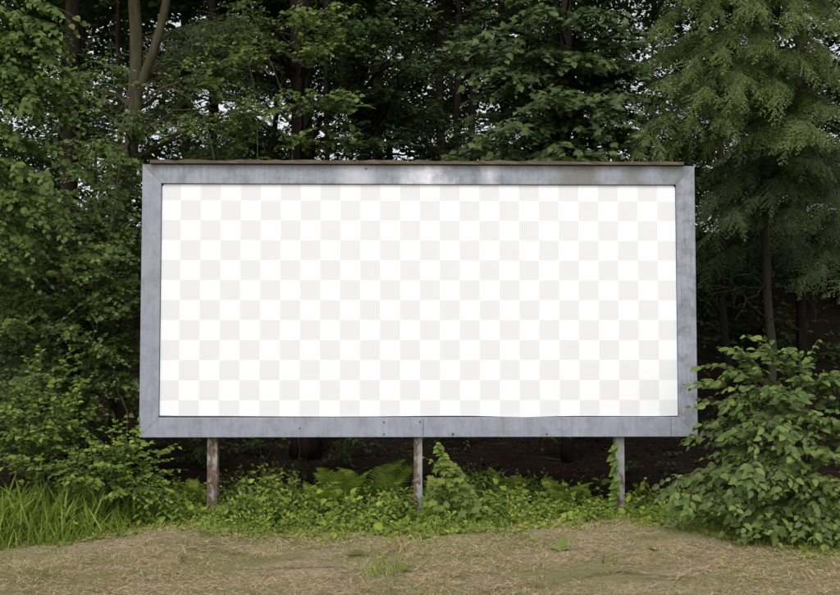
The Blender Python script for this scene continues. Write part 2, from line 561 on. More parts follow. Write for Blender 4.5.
def fern_frond(seed):
    r = np.random.default_rng(seed)
    V, F = [], []
    axis = lambda t: np.array((0, t * (1 - 0.18 * t), 0.62 * t - 0.62 * t * t))
    n = 17
    for k in range(n):
        t = 0.12 + 0.86 * k / n
        c = axis(t)
        w = 0.24 * math.sin(math.pi * min(1, t * 0.86 + 0.14)) ** 0.9 + 0.01
        for sg in (-1, 1):
            d = np.array((sg * 0.92, 0.38, -0.18 + r.normal() * .05))
            h = np.array((0, 0.013, 0.002))
            i = len(V)
            V.extend((c - h, c + d * w * .55 - h * .8, c + d * w, c + d * w * .55 + h * 1.1, c + h))
            F.append((i, i + 1, i + 2, i + 3, i + 4))
    for k in range(6):
        a, b = axis(k / 6), axis((k + 1) / 6)
        i = len(V); s = np.array((.006, 0, 0))
        V.extend((a - s, a + s, b + s, b - s)); F.append((i, i + 1, i + 2, i + 3))
    return T([tuple(v) for v in V], F)


FERNS = [fern_frond(s) for s in (5, 6, 7)]


def blade(bend, w=0.03):
    V, F = [], []
    n = 4
    for k in range(n):
        t = k / n
        ww = w * (1 - t) ** 0.6
        y, z = bend * t * t, t * (1 - 0.35 * bend * t)
        V += [(-ww, y, z), (ww, y, z)]
    V.append((0, bend, 1 - 0.35 * bend))
    for k in range(n - 1):
        F.append((2 * k, 2 * k + 1, 2 * k + 3, 2 * k + 2))
    F.append((2 * n - 2, 2 * n - 1, 2 * n))
    return T(V, F)


BLADES = [blade(b) for b in (0.1, 0.3, 0.55, 0.85)]


def spin(n, tilt=0.15):
    """random upright orientations with a little tilt"""
    a = RNG.uniform(0, 2 * np.pi, n)
    y = np.stack((np.cos(a), np.sin(a), np.zeros(n)), -1)
    z = unit(np.stack((RNG.normal(0, tilt, n), RNG.normal(0, tilt, n), np.ones(n)), -1))
    x = unit(np.cross(y, z)); y = np.cross(z, x)
    return np.stack((x, y, z), -1)


# ------------------------------------------------------------------ foliage generators
UP = np.array((0, 0, 1.0))


def spray_leaves(o, d, L, nl, size, droop=0.25, face=(0, -0.35, 1.0), jitter=0.4, angle=58):
    """leaf positions, frames and scales of twigs starting at o along d; also the twig ends"""
    N = len(o)
    d = unit(d)
    t = (np.arange(nl) + 0.6) / nl
    side = np.where(np.arange(nl) % 2, 1.0, -1.0)
    p = o[:, None] + d[:, None] * (L[:, None] * t)[..., None]
    p[..., 2] -= droop * L[:, None] * t ** 2
    lat = unit(np.cross(d, UP) + 1e-6)
    ang = np.radians(angle) * (1 - 0.45 * t)
    ld = d[:, None] * np.cos(ang)[None, :, None] + lat[:, None] * (side * np.sin(ang))[None, :, None]
    ld = ld + RNG.normal(0, 0.22, ld.shape)
    ld[..., 2] -= 0.25 + droop * t * 0.8
    nrm = np.asarray(face, float) + RNG.normal(0, jitter, ld.shape)
    s = size * RNG.uniform(0.55, 1.25, (N, nl)) * (1 - 0.35 * t)
    ld = unit(ld).reshape(-1, 3)
    p = p.reshape(-1, 3) + ld * (0.12 * s.reshape(-1, 1))
    end = o + d * L[:, None]; end[:, 2] -= droop * L
    midp = o + d * (L * 0.5)[:, None]; midp[:, 2] -= droop * L * 0.25
    return p, frames(ld, nrm.reshape(-1, 3)), s.reshape(-1), midp, end


def in_ball(n, shell=0.45):
    v = unit(RNG.normal(size=(n, 3)))
    return v * (RNG.uniform(0, 1, n) ** shell)[:, None]


def clump_sprays(mbl, mbt, c, r, n, tmpl, size, attach=None, L=(0.25, 0.5), nl=9, droop=0.25, twig=0.004, face=(0, -0.35, 1.0), up=0.1):
    c = np.asarray(c, float); r = np.asarray(r, float)
    b = in_ball(n)
    o = c + b * r
    base = c if attach is None else np.asarray(attach, float)
    d = unit(o - base) * 0.7 + RNG.normal(0, 0.5, (n, 3)) + np.array((0, -0.2, up))
    d[:, 2] *= 0.5
    Ls = RNG.uniform(*L, n)
    p, R, s, m, e = spray_leaves(o - unit(d) * Ls[:, None] * 0.5, d, Ls, nl, size, droop, face)
    mbl.inst(tmpl, p, R, s)
    if mbt is not None:
        o2 = o - unit(d) * Ls[:, None] * 0.5
        mbt.sticks(o2, m, twig, twig * .7); mbt.sticks(m, e, twig * .7, twig * .3)
    return o


def limb(mb, a, b, r0, r1, sag=0.1, n=7, wob=0.05, sides=6):
    a, b = np.asarray(a, float), np.asarray(b, float)
    t = np.linspace(0, 1, n)[:, None]
    p = a + (b - a) * t
    ln = np.linalg.norm(b - a)
    p[:, 2] += (np.sin(np.pi * t[:, 0])) * sag * ln
    p[1:-1] += RNG.normal(0, wob * ln * 0.5, (n - 2, 3))
    mb.tube(p, np.linspace(r0, r1, n), sides)
    return p


def trunk_path(pts, n=24, wob=0.02):
    pts = np.asarray(pts, float)
    k = np.concatenate(((0,), np.cumsum(np.linalg.norm(np.diff(pts, axis=0), axis=1))))
    t = np.linspace(0, k[-1], n)
    q = np.stack([np.interp(t, k, pts[:, i]) for i in range(3)], -1)
    for _ in range(2):
        q[1:-1] = (q[:-2] + 2 * q[1:-1] + q[2:]) / 4
    q[1:-1, :2] += RNG.normal(0, wob, (n - 2, 2))
    return q


def on_path(path, z):
    i = int(np.argmin(abs(path[:, 2] - z)))
    return path[i]


def on_ground(x, y, sink=0.06):
    return np.array((x, y, float(ground_z(x, y)) - sink))


def PX(x, y, Y, rx, ry, rd):
    """ellipsoid given by pixel centre and pixel radii at distance Y"""
    return P(x, y, Y), np.array((rx * Y / F_PX, rd, ry * Y / F_PX))


def leaf_objects(root, base, meshes, p, R, s):
    for k in range(len(p)):
        o = bpy.data.objects.new('leaf', meshes[k % len(meshes)])
        Mx = Matrix([[*(R[k][i] * s[k]), p[k][i] - base[i]] for i in range(3)] + [[0, 0, 0, 1]])
        o.parent = root
        o.matrix_local = Mx
        COL.objects.link(o)


def leaf_mesh(name, tmpl, mat, n=3, bend=0.06):
    out = []
    for k in range(n):
        V, F = tmpl
        V = V.copy()
        V[:, 2] += RNG.normal(0, bend) * V[:, 0] + RNG.normal(0, bend) * V[:, 1] ** 2
        mb = MB(); mb.n = 0
        mb.V.append(V); mb.F += [f for f in F]; mb.n = len(V)
        out.append(mb.mesh(name, mat, smooth_shade=True))
    return out


# ------------------------------------------------------------------ ground
gx = np.concatenate((np.linspace(-260, -16, 16), np.linspace(-14, 14, 141), np.linspace(16, 260, 16)))
gy = np.concatenate((np.linspace(-200, -2, 14), np.linspace(0, 40, 181), np.linspace(45, 320, 16)))
XX, YY = np.meshgrid(gx, gy)
ZZ = ground_z(XX, YY) + 0.012 * np.sin(XX * 7.3 + 2 * np.sin(YY * 5.1)) * smooth(3, 5, YY) * smooth(40, 30, YY)
gm = MB()
nx, ny = len(gx), len(gy)
ii, jj = np.meshgrid(np.arange(nx - 1), np.arange(ny - 1))
a = (jj * nx + ii).ravel()
gm.add(np.stack((XX, YY, ZZ), -1).reshape(-1, 3), np.stack((a, a + 1, a + nx + 1, a + nx), -1))
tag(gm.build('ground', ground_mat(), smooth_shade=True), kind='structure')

# ------------------------------------------------------------------ billboard
Y0 = 9.40
YAW = 0.018                                   # the right end stands a little farther away
b_ctr = P(418.5, 437, Y0)
BX = b_ctr[0]
plane_Y = lambda x: Y0 + YAW * (x - BX)
xL = P(140.7, 300, plane_Y(-2.6))[0] - BX
xR = P(696.2, 300, plane_Y(2.6))[0] - BX
zB = P(418, 437, Y0)[2]
zT = P(418, 165.3, Y0)[2]
ziB = P(418, 417.4, Y0)[2]
ziT = P(418, 184, Y0)[2]
xiL = P(159.7, 300, plane_Y(-2.6))[0] - BX
xiR = P(677.4, 300, plane_Y(2.6))[0] - BX
BB = thing('billboard', 'large billboard with white pale-checked face and blue-grey metal frame on three rusty posts', 'billboard',
           (BX, Y0, 0), rz=math.atan(YAW))
DEP = 0.11
g = 0.0006
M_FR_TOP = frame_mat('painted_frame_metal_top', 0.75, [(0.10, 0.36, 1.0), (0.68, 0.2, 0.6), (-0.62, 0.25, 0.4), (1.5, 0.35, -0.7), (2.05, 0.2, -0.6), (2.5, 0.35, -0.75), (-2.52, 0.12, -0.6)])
M_FR_SIDE = frame_mat('painted_frame_metal_side', 0.45)
M_FR_OLD = frame_mat('painted_frame_metal_grimy', 0.95)
M_FR_LOW = frame_mat('painted_frame_metal_bottom', 0.5)


def rail(pts, mat):
    """a mitred rail: front outline in x,z with a folded inner lip"""
    mb = MB()
    n = len(pts)
    V = [(x, 0.0, z) for x, z in pts] + [(x, DEP, z) for x, z in pts]
    F = [tuple(range(n)), tuple(range(2 * n - 1, n - 1, -1))] + [(i, i + n, (i + 1) % n + n, (i + 1) % n) for i in range(n)]
    mb.add(V, [f[::-1] for f in F])
    return mb.build('frame_rail', mat, BB, bevel=0.003)


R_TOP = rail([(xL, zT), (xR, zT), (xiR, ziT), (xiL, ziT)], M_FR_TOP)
R_LOW = rail([(xL, zB), (xiL, ziB), (xiR, ziB), (xR, zB)], M_FR_LOW)
rail([(xL, zB + g), (xL, zT - g), (xiL - g, ziT), (xiL - g, ziB)], M_FR_SIDE)
rail([(xR, zB + g), (xiR + g, ziB), (xiR + g, ziT), (xR, zT - g)], M_FR_OLD)

# the printed sheet: rounded upper corners, lower edge slightly slack
sq = 20 * Y0 / F_PX
cx0 = P(420, 300, Y0)[0] - BX
cz0 = P(420, 300, Y0)[2]
pm = MB()
pts = []
rad = 0.035
x0, x1, z0, z1 = xiL + .004, xiR - .004, ziB + .012, ziT - .004
for cxn, czn, a0 in ((x1 - rad, z1 - rad, 0), (x0 + rad, z1 - rad, 90)):
    for k in range(6):
        an = math.radians(a0 + 18 * k)
        pts.append((cxn + rad * math.cos(an), czn + rad * math.sin(an)))
for k in range(31):
    x = x0 + (x1 - x0) * k / 30
    sag = -0.014 * math.exp(-((x - 0.95) / 0.35) ** 2) + 0.004 * math.sin(x * 2.1) + 0.004 * (k in (0, 30))
    pts.append((x, z0 + sag))
V = [(x, 0.022, z) for x, z in pts] + [(x, 0.030, z) for x, z in pts]
n = len(pts)
pm.add(V, [tuple(range(n)), tuple(range(2 * n - 1, n - 1, -1))] + [((i + 1) % n, i, i + n, (i + 1) % n + n) for i in range(n)])
tag(pm.build('face_panel', panel_mat(sq, cx0, cz0), BB), 'white sheet with faint pale grey squares')
M_BACK = plain_mat('dull_backing_board', (0.09, 0.085, 0.08))
bk = MB(); bk.box((xL + .03, 0.034, zB + .03), (xR - .03, 0.075, zT - .03)); bk.build('backing_board', M_BACK, BB)

# weathered plank lying on the top rail, edges uneven
cb = MB()
nseg = 60
xa, xb = P(152, 162, Y0)[0] - BX, P(684, 162, Y0)[0] - BX
V = []
for k in range(nseg + 1):
    x = xa + (xb - xa) * k / nseg
    top = zT + 0.038 + RNG.normal(0, 0.005) - 0.006 * k / nseg
    bot = zT + 0.005
    V += [(x, -0.045 + RNG.normal(0, .004), bot), (x, -0.045 + RNG.normal(0, .004), top), (x, 0.16, top + .004), (x, 0.16, bot)]
F = []
for k in range(nseg):
    a = 4 * k
    for i in range(4):
        j = (i + 1) % 4
        F.append((a + i, a + j, a + 4 + j, a + 4 + i)[::-1])
F += [(0, 1, 2, 3), (4 * nseg + 3, 4 * nseg + 2, 4 * nseg + 1, 4 * nseg)]
cb.add(V, F)
cbo = cb.build('cap_board', wood_mat('weathered_plank'), BB)
dl = MB(); dl.box((xa + .03, -0.022, zT - 0.001), (xb - .01, 0.12, zT + 0.004)); dl.build('cap_flashing', plain_mat('black_flashing', (0.02, 0.02, 0.022)), cbo)

# three steel I-beam posts
for px, mat, w, lab in ((211.2, rust_mat('rusted_steel_heavy', 0.05), 0.094, 'steel post mostly covered in flaking rust'),
                        (418.2, rust_mat('rusted_steel_half', -0.005, 3.2), 0.080, 'steel post rusted along its left half'),
                        (622.6, rust_mat('rusted_steel_light', -0.03, 0.0, 0.2), 0.086, 'pale steel post with rust at its foot')):
    x = P(px, 470, Y0)[0] - BX
    y0, y1 = 0.078, 0.078 + 0.10
    mb = MB()
    t, wb = 0.009, 0.006
    h = w / 2
    prof = [(-h, y0), (h, y0), (h, y0 + t), (wb, y0 + t), (wb, y1 - t), (h, y1 - t), (h, y1), (-h, y1), (-h, y1 - t), (-wb, y1 - t), (-wb, y0 + t), (-h, y0 + t)]
    n = len(prof)
    V = [(a_, b_, 0) for a_, b_ in prof] + [(a_, b_, zT - 0.05 + 0.35) for a_, b_ in prof]
    F = [tuple(range(n))[::-1], tuple(range(n, 2 * n))] + [(i, (i + 1) % n, (i + 1) % n + n, i + n) for i in range(n)]
    mb.add(V, F)
    po = mb.build('post', mat, BB, bevel=0.002)
    po.location = (x, 0, -0.35)
    po['label'] = lab
for z in (zB + 0.35, (zB + zT) / 2, zT - 0.35):        # stringers behind the board
    st = MB(); st.box((xL + .1, 0.182, z - .04), (xR - .1, 0.225, z + .04)); st.build('stringer', M_BACK, BB)
M_BOLT = plain_mat('dark_bolt', (0.045, 0.04, 0.04), 0.6)
for px, py in ((453, 434), (384, 434), (420, 421.5), (384, 422), (366, 169), (547, 434), (300, 428)):
    p = P(px, py, Y0)
    mb = MB()
    a6 = np.linspace(0, 2 * np.pi, 8, endpoint=False)
    r_ = 0.011 if (px, py) == (453, 434) else 0.007
    mb.tube([(p[0] - BX, 0.004, p[2]), (p[0] - BX, -0.006, p[2]), (p[0] - BX, -0.009, p[2])], [r_, r_, r_ * .5], 8)
    mb.build('bolt', M_BOLT, R_TOP if py < 300 else R_LOW)
for x in (P(423, 427, Y0)[0] - BX, P(672, 427, Y0)[0] - BX):   # lap seams in the bottom rail
    mb = MB(); mb.box((x, -0.0015, zB + 0.007), (x + 0.004, 0.003, ziB - 0.007)); mb.build('seam', M_BOLT, R_LOW)

# ------------------------------------------------------------------ deep woods behind the billboard
crown_meshes = []
for v in range(3):
    mb = MB()
    for k in range(30):
        an, h = RNG.uniform(0, 2 * np.pi), RNG.uniform(-1, 1)
        rr = 2.5 * math.sqrt(max(0.05, 1 - h * h * 0.8)) * RNG.uniform(0.4, 1)
        c = (rr * math.cos(an), rr * math.sin(an), 3.2 * h)
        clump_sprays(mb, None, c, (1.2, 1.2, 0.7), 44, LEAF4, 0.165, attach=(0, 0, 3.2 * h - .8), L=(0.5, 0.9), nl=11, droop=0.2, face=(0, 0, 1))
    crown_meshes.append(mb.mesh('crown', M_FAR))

far_spots = []
fr = np.random.default_rng(5)
for Yr, n in ((14.3, 5), (17.3, 6), (20.5, 7), (25.0, 7), (30.0, 8)):
    half = Yr * 0.42 + 5.0
    for k in range(n):
        far_spots.append((-half + 2 * half * (k + 0.5) / n + fr.normal(0, 0.5), Yr + fr.normal(0, 0.9)))
for k, (x, y) in enumerate(far_spots):
    base = on_ground(x, y)
    r0 = fr.uniform(0.05, 0.10)
    hc = fr.uniform(8.2, 10.5) + (0.8 if y < 18 else 0.0) - (1.2 if y > 24 else 0)
    root = thing('forest_tree', 'dark slender forest tree in the shaded woods behind the billboard', 'tree', base, 'shaded forest trees deep behind the billboard')
    mb = MB()
    lean = fr.normal(0, 0.35, 2)
    path = trunk_path([(0, 0, 0), (lean[0] * .4, lean[1] * .4, hc * .5), (lean[0], lean[1], hc + 1.5)], 14, 0.03)
    mb.tube(path, np.linspace(r0, r0 * .35, 14), 8, 0.04)
    for q in range(5):
        z = fr.uniform(hc * .35, hc * .95); an = fr.uniform(0, 6.28); ln = fr.uniform(.8, 2.2)
        s0 = on_path(path, z)
        limb(mb, s0, s0 + np.array((math.cos(an) * ln, math.sin(an) * ln, ln * .4)), r0 * .3, .008, 0.05, 5, .06, 5)
    mb.build('trunk', M_BARK_DARK, root, smooth_shade=True)
    o = bpy.data.objects.new('crown', crown_meshes[k % 3]); COL.objects.link(o)
    o.parent = root; o.location = (lean[0], lean[1], hc)
    o.rotation_euler = (0, 0, fr.uniform(0, 6.28)); s_ = fr.uniform(.9, 1.2); o.scale = (s_, s_, s_ * fr.uniform(.9, 1.15))
    tag(o, kind='stuff')

# understory of the deep woods: saplings and brush that read as one dark mass
us = MB(); ut = MB()
for k in range(520):
    y = fr.uniform(15.5, 33)
    x = fr.uniform(-1, 1) * (y * 0.42 + 4)
    gz = float(ground_z(x, y))
    h = 6.5 * fr.beta(1.0, 1.7) + 0.2
    r = fr.uniform(0.5, 1.15)
    clump_sprays(us, None, (x, y, gz + h), (r, r, r * .6), int(27 * r), LEAF4, 0.13, L=(.4, .8), nl=10, droop=.2)
    if h < 2: ut.sticks([(x, y, gz - .1)], [(x + fr.normal(0, .3), y, gz + h)], .014, .006)
for k in range(90):
    y = fr.uniform(11.2, 16); x = fr.uniform(-1, 1) * (y * 0.42 + 1); gz = float(ground_z(x, y))
    clump_sprays(us, None, (x, y, gz + fr.uniform(.05, .5)), (.35, .35, .18), 7, LEAF4, .08, L=(.2, .4), nl=8, droop=.2)
for k in range(230):
    y = fr.uniform(23, 36); x = fr.uniform(-1, 1) * (y * 0.42 + 3); gz = float(ground_z(x, y))
    clump_sprays(us, None, (x, y, gz + 7.0 * fr.beta(1.1, 1.5)), (1.2, 1.2, .8), 24, LEAF2, .17, L=(.5, .9), nl=10, droop=.2)
for k in range(110):                           # thickets on both flanks
    y = fr.uniform(15, 21); sd = -1 if k % 2 else 1
    x = sd * fr.uniform(.24, .50) * y; gz = float(ground_z(x, y))
    clump_sprays(us, None, (x, y, gz + 5.0 * fr.beta(1.2, 1.4)), (.8, .8, .55), 26, LEAF4, .13, L=(.4, .8), nl=10, droop=.2)
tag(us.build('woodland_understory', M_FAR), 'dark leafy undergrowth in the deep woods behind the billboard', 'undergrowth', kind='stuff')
tag(ut.build('woodland_stems', M_BARK_DARK), 'thin dark stems of undergrowth in the deep woods', 'stems', kind='stuff')

# leaf litter on the bank
n = 16000
x = RNG.uniform(-9, 9, n); y = RNG.uniform(10.0, 20, n)
pos = np.stack((x, y, ground_z(x, y) + 0.012), -1)
lm = MB(); a = RNG.uniform(0, 6.28, n)
lm.inst(LEAF2, pos, frames(np.stack((np.cos(a), np.sin(a), RNG.normal(0, .3, n)), -1), np.stack((RNG.normal(0, .4, n), RNG.normal(-.25, .4, n), np.ones(n)), -1)), RNG.uniform(.04, .085, n))
tag(lm.build('leaf_litter', M_LITTER), 'brown fallen leaves covering the shaded bank behind the billboard', 'leaf litter', kind='stuff')


n = 420
x = RNG.uniform(-8, 8, n); y = RNG.uniform(10.8, 19, n); a = RNG.uniform(0, 6.28, n); ln = RNG.uniform(.1, .5, n)
A = np.stack((x, y, ground_z(x, y) + .02), -1)
x2, y2 = x + np.cos(a) * ln, y + np.sin(a) * ln
Bp = np.stack((x2, y2, ground_z(x2, y2) + .03 + RNG.uniform(0, .25, n) * ln), -1)
db = MB(); db.sticks(A, Bp, RNG.uniform(.003, .008, n), .002)
tag(db.build('fallen_twigs', M_BARK_GREY), 'fallen dead twigs strewn over the shaded bank behind the billboard', 'twigs', kind='stuff')


# ------------------------------------------------------------------ named trees
def leafy_tree(name, label, trunk_pts, r0, r1, clumps, leafmat, size, tmpl, bark, group=None, extra=None, L=(.25, .5), nl=9, droop=.25, twig=.004,
               limb_r=0.02, trunk_wob=0.01, face=(0, -0.7, 0.85), cat='tree'):
    base = np.asarray(trunk_pts[0], float)
    root = thing(name, label, cat, base, group)
    path = trunk_path(trunk_pts, 26, trunk_wob)
    tb = MB(); tb.tube(path, np.linspace(r0, r1, len(path)) * (1 + .35 * np.exp(-np.arange(len(path)) / 1.5)), 12, 0.03)
    lf, tw = MB(), MB()
    if extra:
        for pts, ra, rb in extra:
            q = trunk_path(pts, 12, 0.012)
            tb.tube(q, np.linspace(ra, rb, 12), 9, 0.02)
    trunk = tb.build('trunk', bark, root, base, smooth_shade=True)
    for c, r, n in clumps:
        h = np.linalg.norm((np.asarray(c) - on_path(path, c[2]))[:2])
        at = on_path(path, c[2] - 0.35 * h - 0.1)
        lb = MB(); limb(lb, at, c, limb_r, 0.006, 0.08, 8, 0.05); lb.build('limb', bark, trunk, base, smooth_shade=True)
        clump_sprays(lf, tw, c, r, n, tmpl, size, attach=at, L=L, nl=nl, droop=droop, twig=twig, face=face)
        b = in_ball(max(3, n // 8))
        tw.sticks(np.repeat(np.asarray(c)[None], len(b), 0), np.asarray(c) + b * np.asarray(r), .006, .003)
    if clumps:
        tag(tw.build('twigs', M_TWIG, root, base), kind='stuff')
        tag(lf.build('crown', leafmat, root, base), kind='stuff')
    return root


def foot(px, Y):
    x = P(px, 300, Y)[0]
    return on_ground(x, Y)


def veil(x0, x1, y0, y1, Ya, Yb_, m, n=11, rx=20, ry=10):
    return [(*PX(RNG.uniform(x0, x1), RNG.uniform(y0, y1), RNG.uniform(Ya, Yb_), rx, ry, .35), n) for _ in range(m)]


# forked olive-brown tree at the left, behind the billboard corner
Yf = 11.0
leafy_tree('forked_tree', 'olive-brown tree with forked trunk rising behind the upper left corner of the billboard',
           [foot(118, Yf), P(121, 240, Yf), P(128, 170, Yf), P(134, 100, Yf), P(137, 75, Yf), P(136, 30, Yf), P(133, -60, Yf), P(130, -180, Yf)], 0.098, 0.055,
           [(*PX(160, -40, Yf, 60, 25, .7), 60), (*PX(100, -60, Yf, 50, 25, .7), 50), (*PX(190, -110, Yf, 70, 40, .9), 60), (*PX(90, -140, Yf, 70, 40, .9), 60),
            (*PX(205, 70, Yf, 28, 18, .4), 16), (*PX(190, 125, Yf, 26, 14, .4), 16), (*PX(110, 148, Yf, 24, 16, .4), 16),
            (*PX(225, 128, Yf + .3, 32, 16, .4), 20), (*PX(255, 108, Yf + .3, 24, 10, .4), 12)] + veil(150, 260, 45, 158, 11.2, 12.2, 16) + veil(70, 125, 60, 170, 11, 12, 12) + veil(108, 150, 95, 165, 10.3, 10.8, 6, 8, 14, 8),
           M_WALL, 0.075, MAPLE_LO, M_BARK_OLIVE,
           extra=[([P(133, 112, Yf), P(136, 92, Yf), P(143, 73, Yf), P(152, 55, Yf), P(161, 32, Yf), P(172, -30, Yf), P(185, -110, Yf)], 0.055, 0.04)])

# dark trunks behind the billboard
Yd = 12.5
leafy_tree('thick_tree', 'thick dark trunk rising behind the top edge left of the billboard centre',
           [foot(306, Yd), P(305, 240, Yd), P(303, 150, Yd), P(300, 40, Yd), P(298, -120, Yd)], 0.155, 0.12,
           [(*PX(300, -40, Yd, 90, 30, 1.0), 60), (*PX(250, 48, Yd, 45, 12, .6), 22), (*PX(345, 50, Yd, 40, 12, .6), 18), (*PX(290, -110, Yd, 110, 40, 1.2), 70),
            (*PX(300, 110, Yd - .8, 40, 22, .4), 24), (*PX(318, 98, Yd - .9, 22, 10, .3), 10)] + veil(225, 350, 35, 155, 11.4, 13, 20) + veil(240, 345, 0, 60, 11.2, 12.4, 12, 14),
           M_WALL, 0.085, MAPLE_LO, M_BARK_DARK, limb_r=0.028)
Yl = 14.0
leafy_tree('leaning_tree', 'dark trunk leaning left behind the billboard, right of the thick trunk',
           [foot(382, Yl), P(372, 175, Yl), P(366, 155, Yl), P(352, 105, Yl), P(338, 60, Yl), P(326, 0, Yl), P(318, -90, Yl)], 0.10, 0.06,
           [(*PX(395, 60, Yl, 36, 20, .7), 36), (*PX(415, 130, Yl, 30, 26, .7), 44), (*PX(330, -40, Yl, 80, 30, 1), 60), (*PX(400, 95, Yl, 24, 16, .5), 24)] + veil(345, 470, 30, 158, 12.6, 14, 26, 14) + veil(350, 480, 0, 60, 12, 13, 14, 14),
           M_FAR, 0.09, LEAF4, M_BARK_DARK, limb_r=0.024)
Yt = 15.0
for px0, px1, r, lab in ((376, 374, .06, 'thin dark straight trunk close behind the leaning trunk'), (327, 325, .045, 'very thin dark trunk between the thick trunk and the leaning trunk'),
                         (441, 439, .085, 'dark straight trunk above the middle of the billboard'), (470, 474, .07, 'dim trunk half hidden in maple leaves above the billboard')):
    leafy_tree('slender_tree', lab, [foot(px0, Yt), P(px0, 200, Yt), P((px0 + px1) / 2, 80, Yt), P(px1, -150, Yt)], r, r * .6,
               [(*PX(px1 + 10, -30, Yt, 60, 30, .9), 40), (*PX(px1 + 30, 60, Yt, 22, 20, .6), 18)], M_FAR, 0.09, LEAF4, M_BARK_DARK)
Yk = 12.2
leafy_tree('shaded_tree', 'dark shaded trunk standing left of the forked tree near the left edge',
           [foot(66, Yk), P(67, 240, Yk), P(69, 170, Yk), P(72, 60, Yk), P(76, -140, Yk)], 0.11, 0.08,
           [(*PX(80, -40, Yk, 80, 30, 1), 60), (*PX(85, 55, Yk, 40, 20, .6), 36), (*PX(115, 95, Yk, 26, 16, .5), 22), (*PX(60, 110, Yk, 22, 18, .5), 20), (*PX(105, 130, Yk, 24, 10, .5), 16)],
           M_FAR, 0.08, LEAF4, M_BARK_DARK)

# leafy understory wall left of the billboard
Yw = 10.2
wall = []
for cx_, cy_, rx, ry, n in ((95, 225, 40, 24, 46), (50, 260, 40, 24, 44), (110, 285, 32, 26, 46), (60, 315, 44, 24, 48), (100, 345, 38, 24, 44), (30, 360, 40, 26, 44), (118, 180, 26, 22, 28),
                            (90, 390, 48, 22, 46), (128, 240, 14, 28, 24), (125, 330, 14, 26, 16), (10, 300, 40, 40, 60), (0, 210, 30, 30, 24), (85, 170, 18, 14, 12), (30, 215, 24, 16, 16), (20, 420, 40, 24, 40)):
    wall.append((*PX(cx_, cy_, Yw + RNG.uniform(-.5, .5), rx, ry, .45), int(n * 1.5)))
for k in range(50):
    wall.append((*PX(RNG.uniform(-30, 128), RNG.uniform(165, 440), Yw + RNG.uniform(-.2, .9), 26, 18, .4), 20))
for k in range(26):
    wall.append((*PX(RNG.uniform(-20, 124), RNG.uniform(250, 430), RNG.uniform(9.25, 9.8), 24, 14, .3), 16))
leafy_tree('understory_tree', 'leafy young tree forming a green wall along the left side of the billboard',
           [foot(76, Yw + .3), P(80, 400, Yw + .3), P(88, 300, Yw + .2), P(92, 200, Yw + .2), P(96, 150, Yw)], 0.05, 0.015, wall, M_WALL, 0.066, MAPLE_LO, M_BARK_OLIVE, limb_r=0.012, L=(.2, .42), face=(0, -1.0, .7))

# thin bare stems and dead branches in the left foliage
for pts, r, lab, nm in (([foot(84, 9.9), P(92, 330, 9.8), P(106, 300, 9.75), P(104, 262, 9.75), P(112, 225, 9.8), P(124, 120, 9.9), P(130, 70, 10)], .010, 'thin pale bare stem twisting up through the left leaf wall', 'bare_sapling'),
                        ([foot(120, 9.7), P(128, 415, 9.6), P(118, 390, 9.6), P(112, 360, 9.6)], .008, 'short bare sapling stem beside the lower left billboard corner', 'bare_sapling'),
                        ([foot(212, 10.4), P(214, 165, 10.4), P(213, 140, 10.4), P(203, 108, 10.4), P(186, 92, 10.4), P(150, 84, 10.6)], 0.008, 'arching pale vine stem above the top left of the billboard', 'hanging_vine'),
                        ([foot(300, 11.4), P(292, 130, 11.4), P(280, 85, 11.4), P(262, 42, 11.4), P(245, -20, 11.4)], .007, 'long pale vine slanting across the front of the thick trunk', 'hanging_vine'),
                        ([foot(262, 11.2), P(258, 130, 11.2), P(250, 65, 11.2), P(244, 30, 11.2), P(240, -30, 11.2)], .006, 'thin pale vine hanging left of the thick trunk', 'hanging_vine')):
    root = thing(nm, lab, 'vine' if 'vine' in nm else 'sapling', pts[0])
    q = trunk_path(pts, 28, 0.008)
    mb = MB(); mb.tube(q, np.linspace(r, r * .6, len(q)), 6)
    for k in range(7):
        i = RNG.integers(8, 27)
        e = q[i] + unit(RNG.normal(size=3)) * RNG.uniform(.12, .35)
        limb(mb, q[i], e, r * .45, .002, .1, 5, .1, 4)
    mb.build('stem', M_TWIG, root, pts[0])
    lf = MB()
    idx = RNG.integers(6, 28, 14)
    clump = q[idx]
    o = clump; d = RNG.normal(size=(14, 3)); d[:, 2] *= .4
    p, R, s, m_, e_ = spray_leaves(o, d, RNG.uniform(.1, .25, 14), 5, .06)
    lf.inst(LEAF4, p, R, s)
    tag(lf.build('foliage', M_WALL, root, pts[0]), kind='stuff')


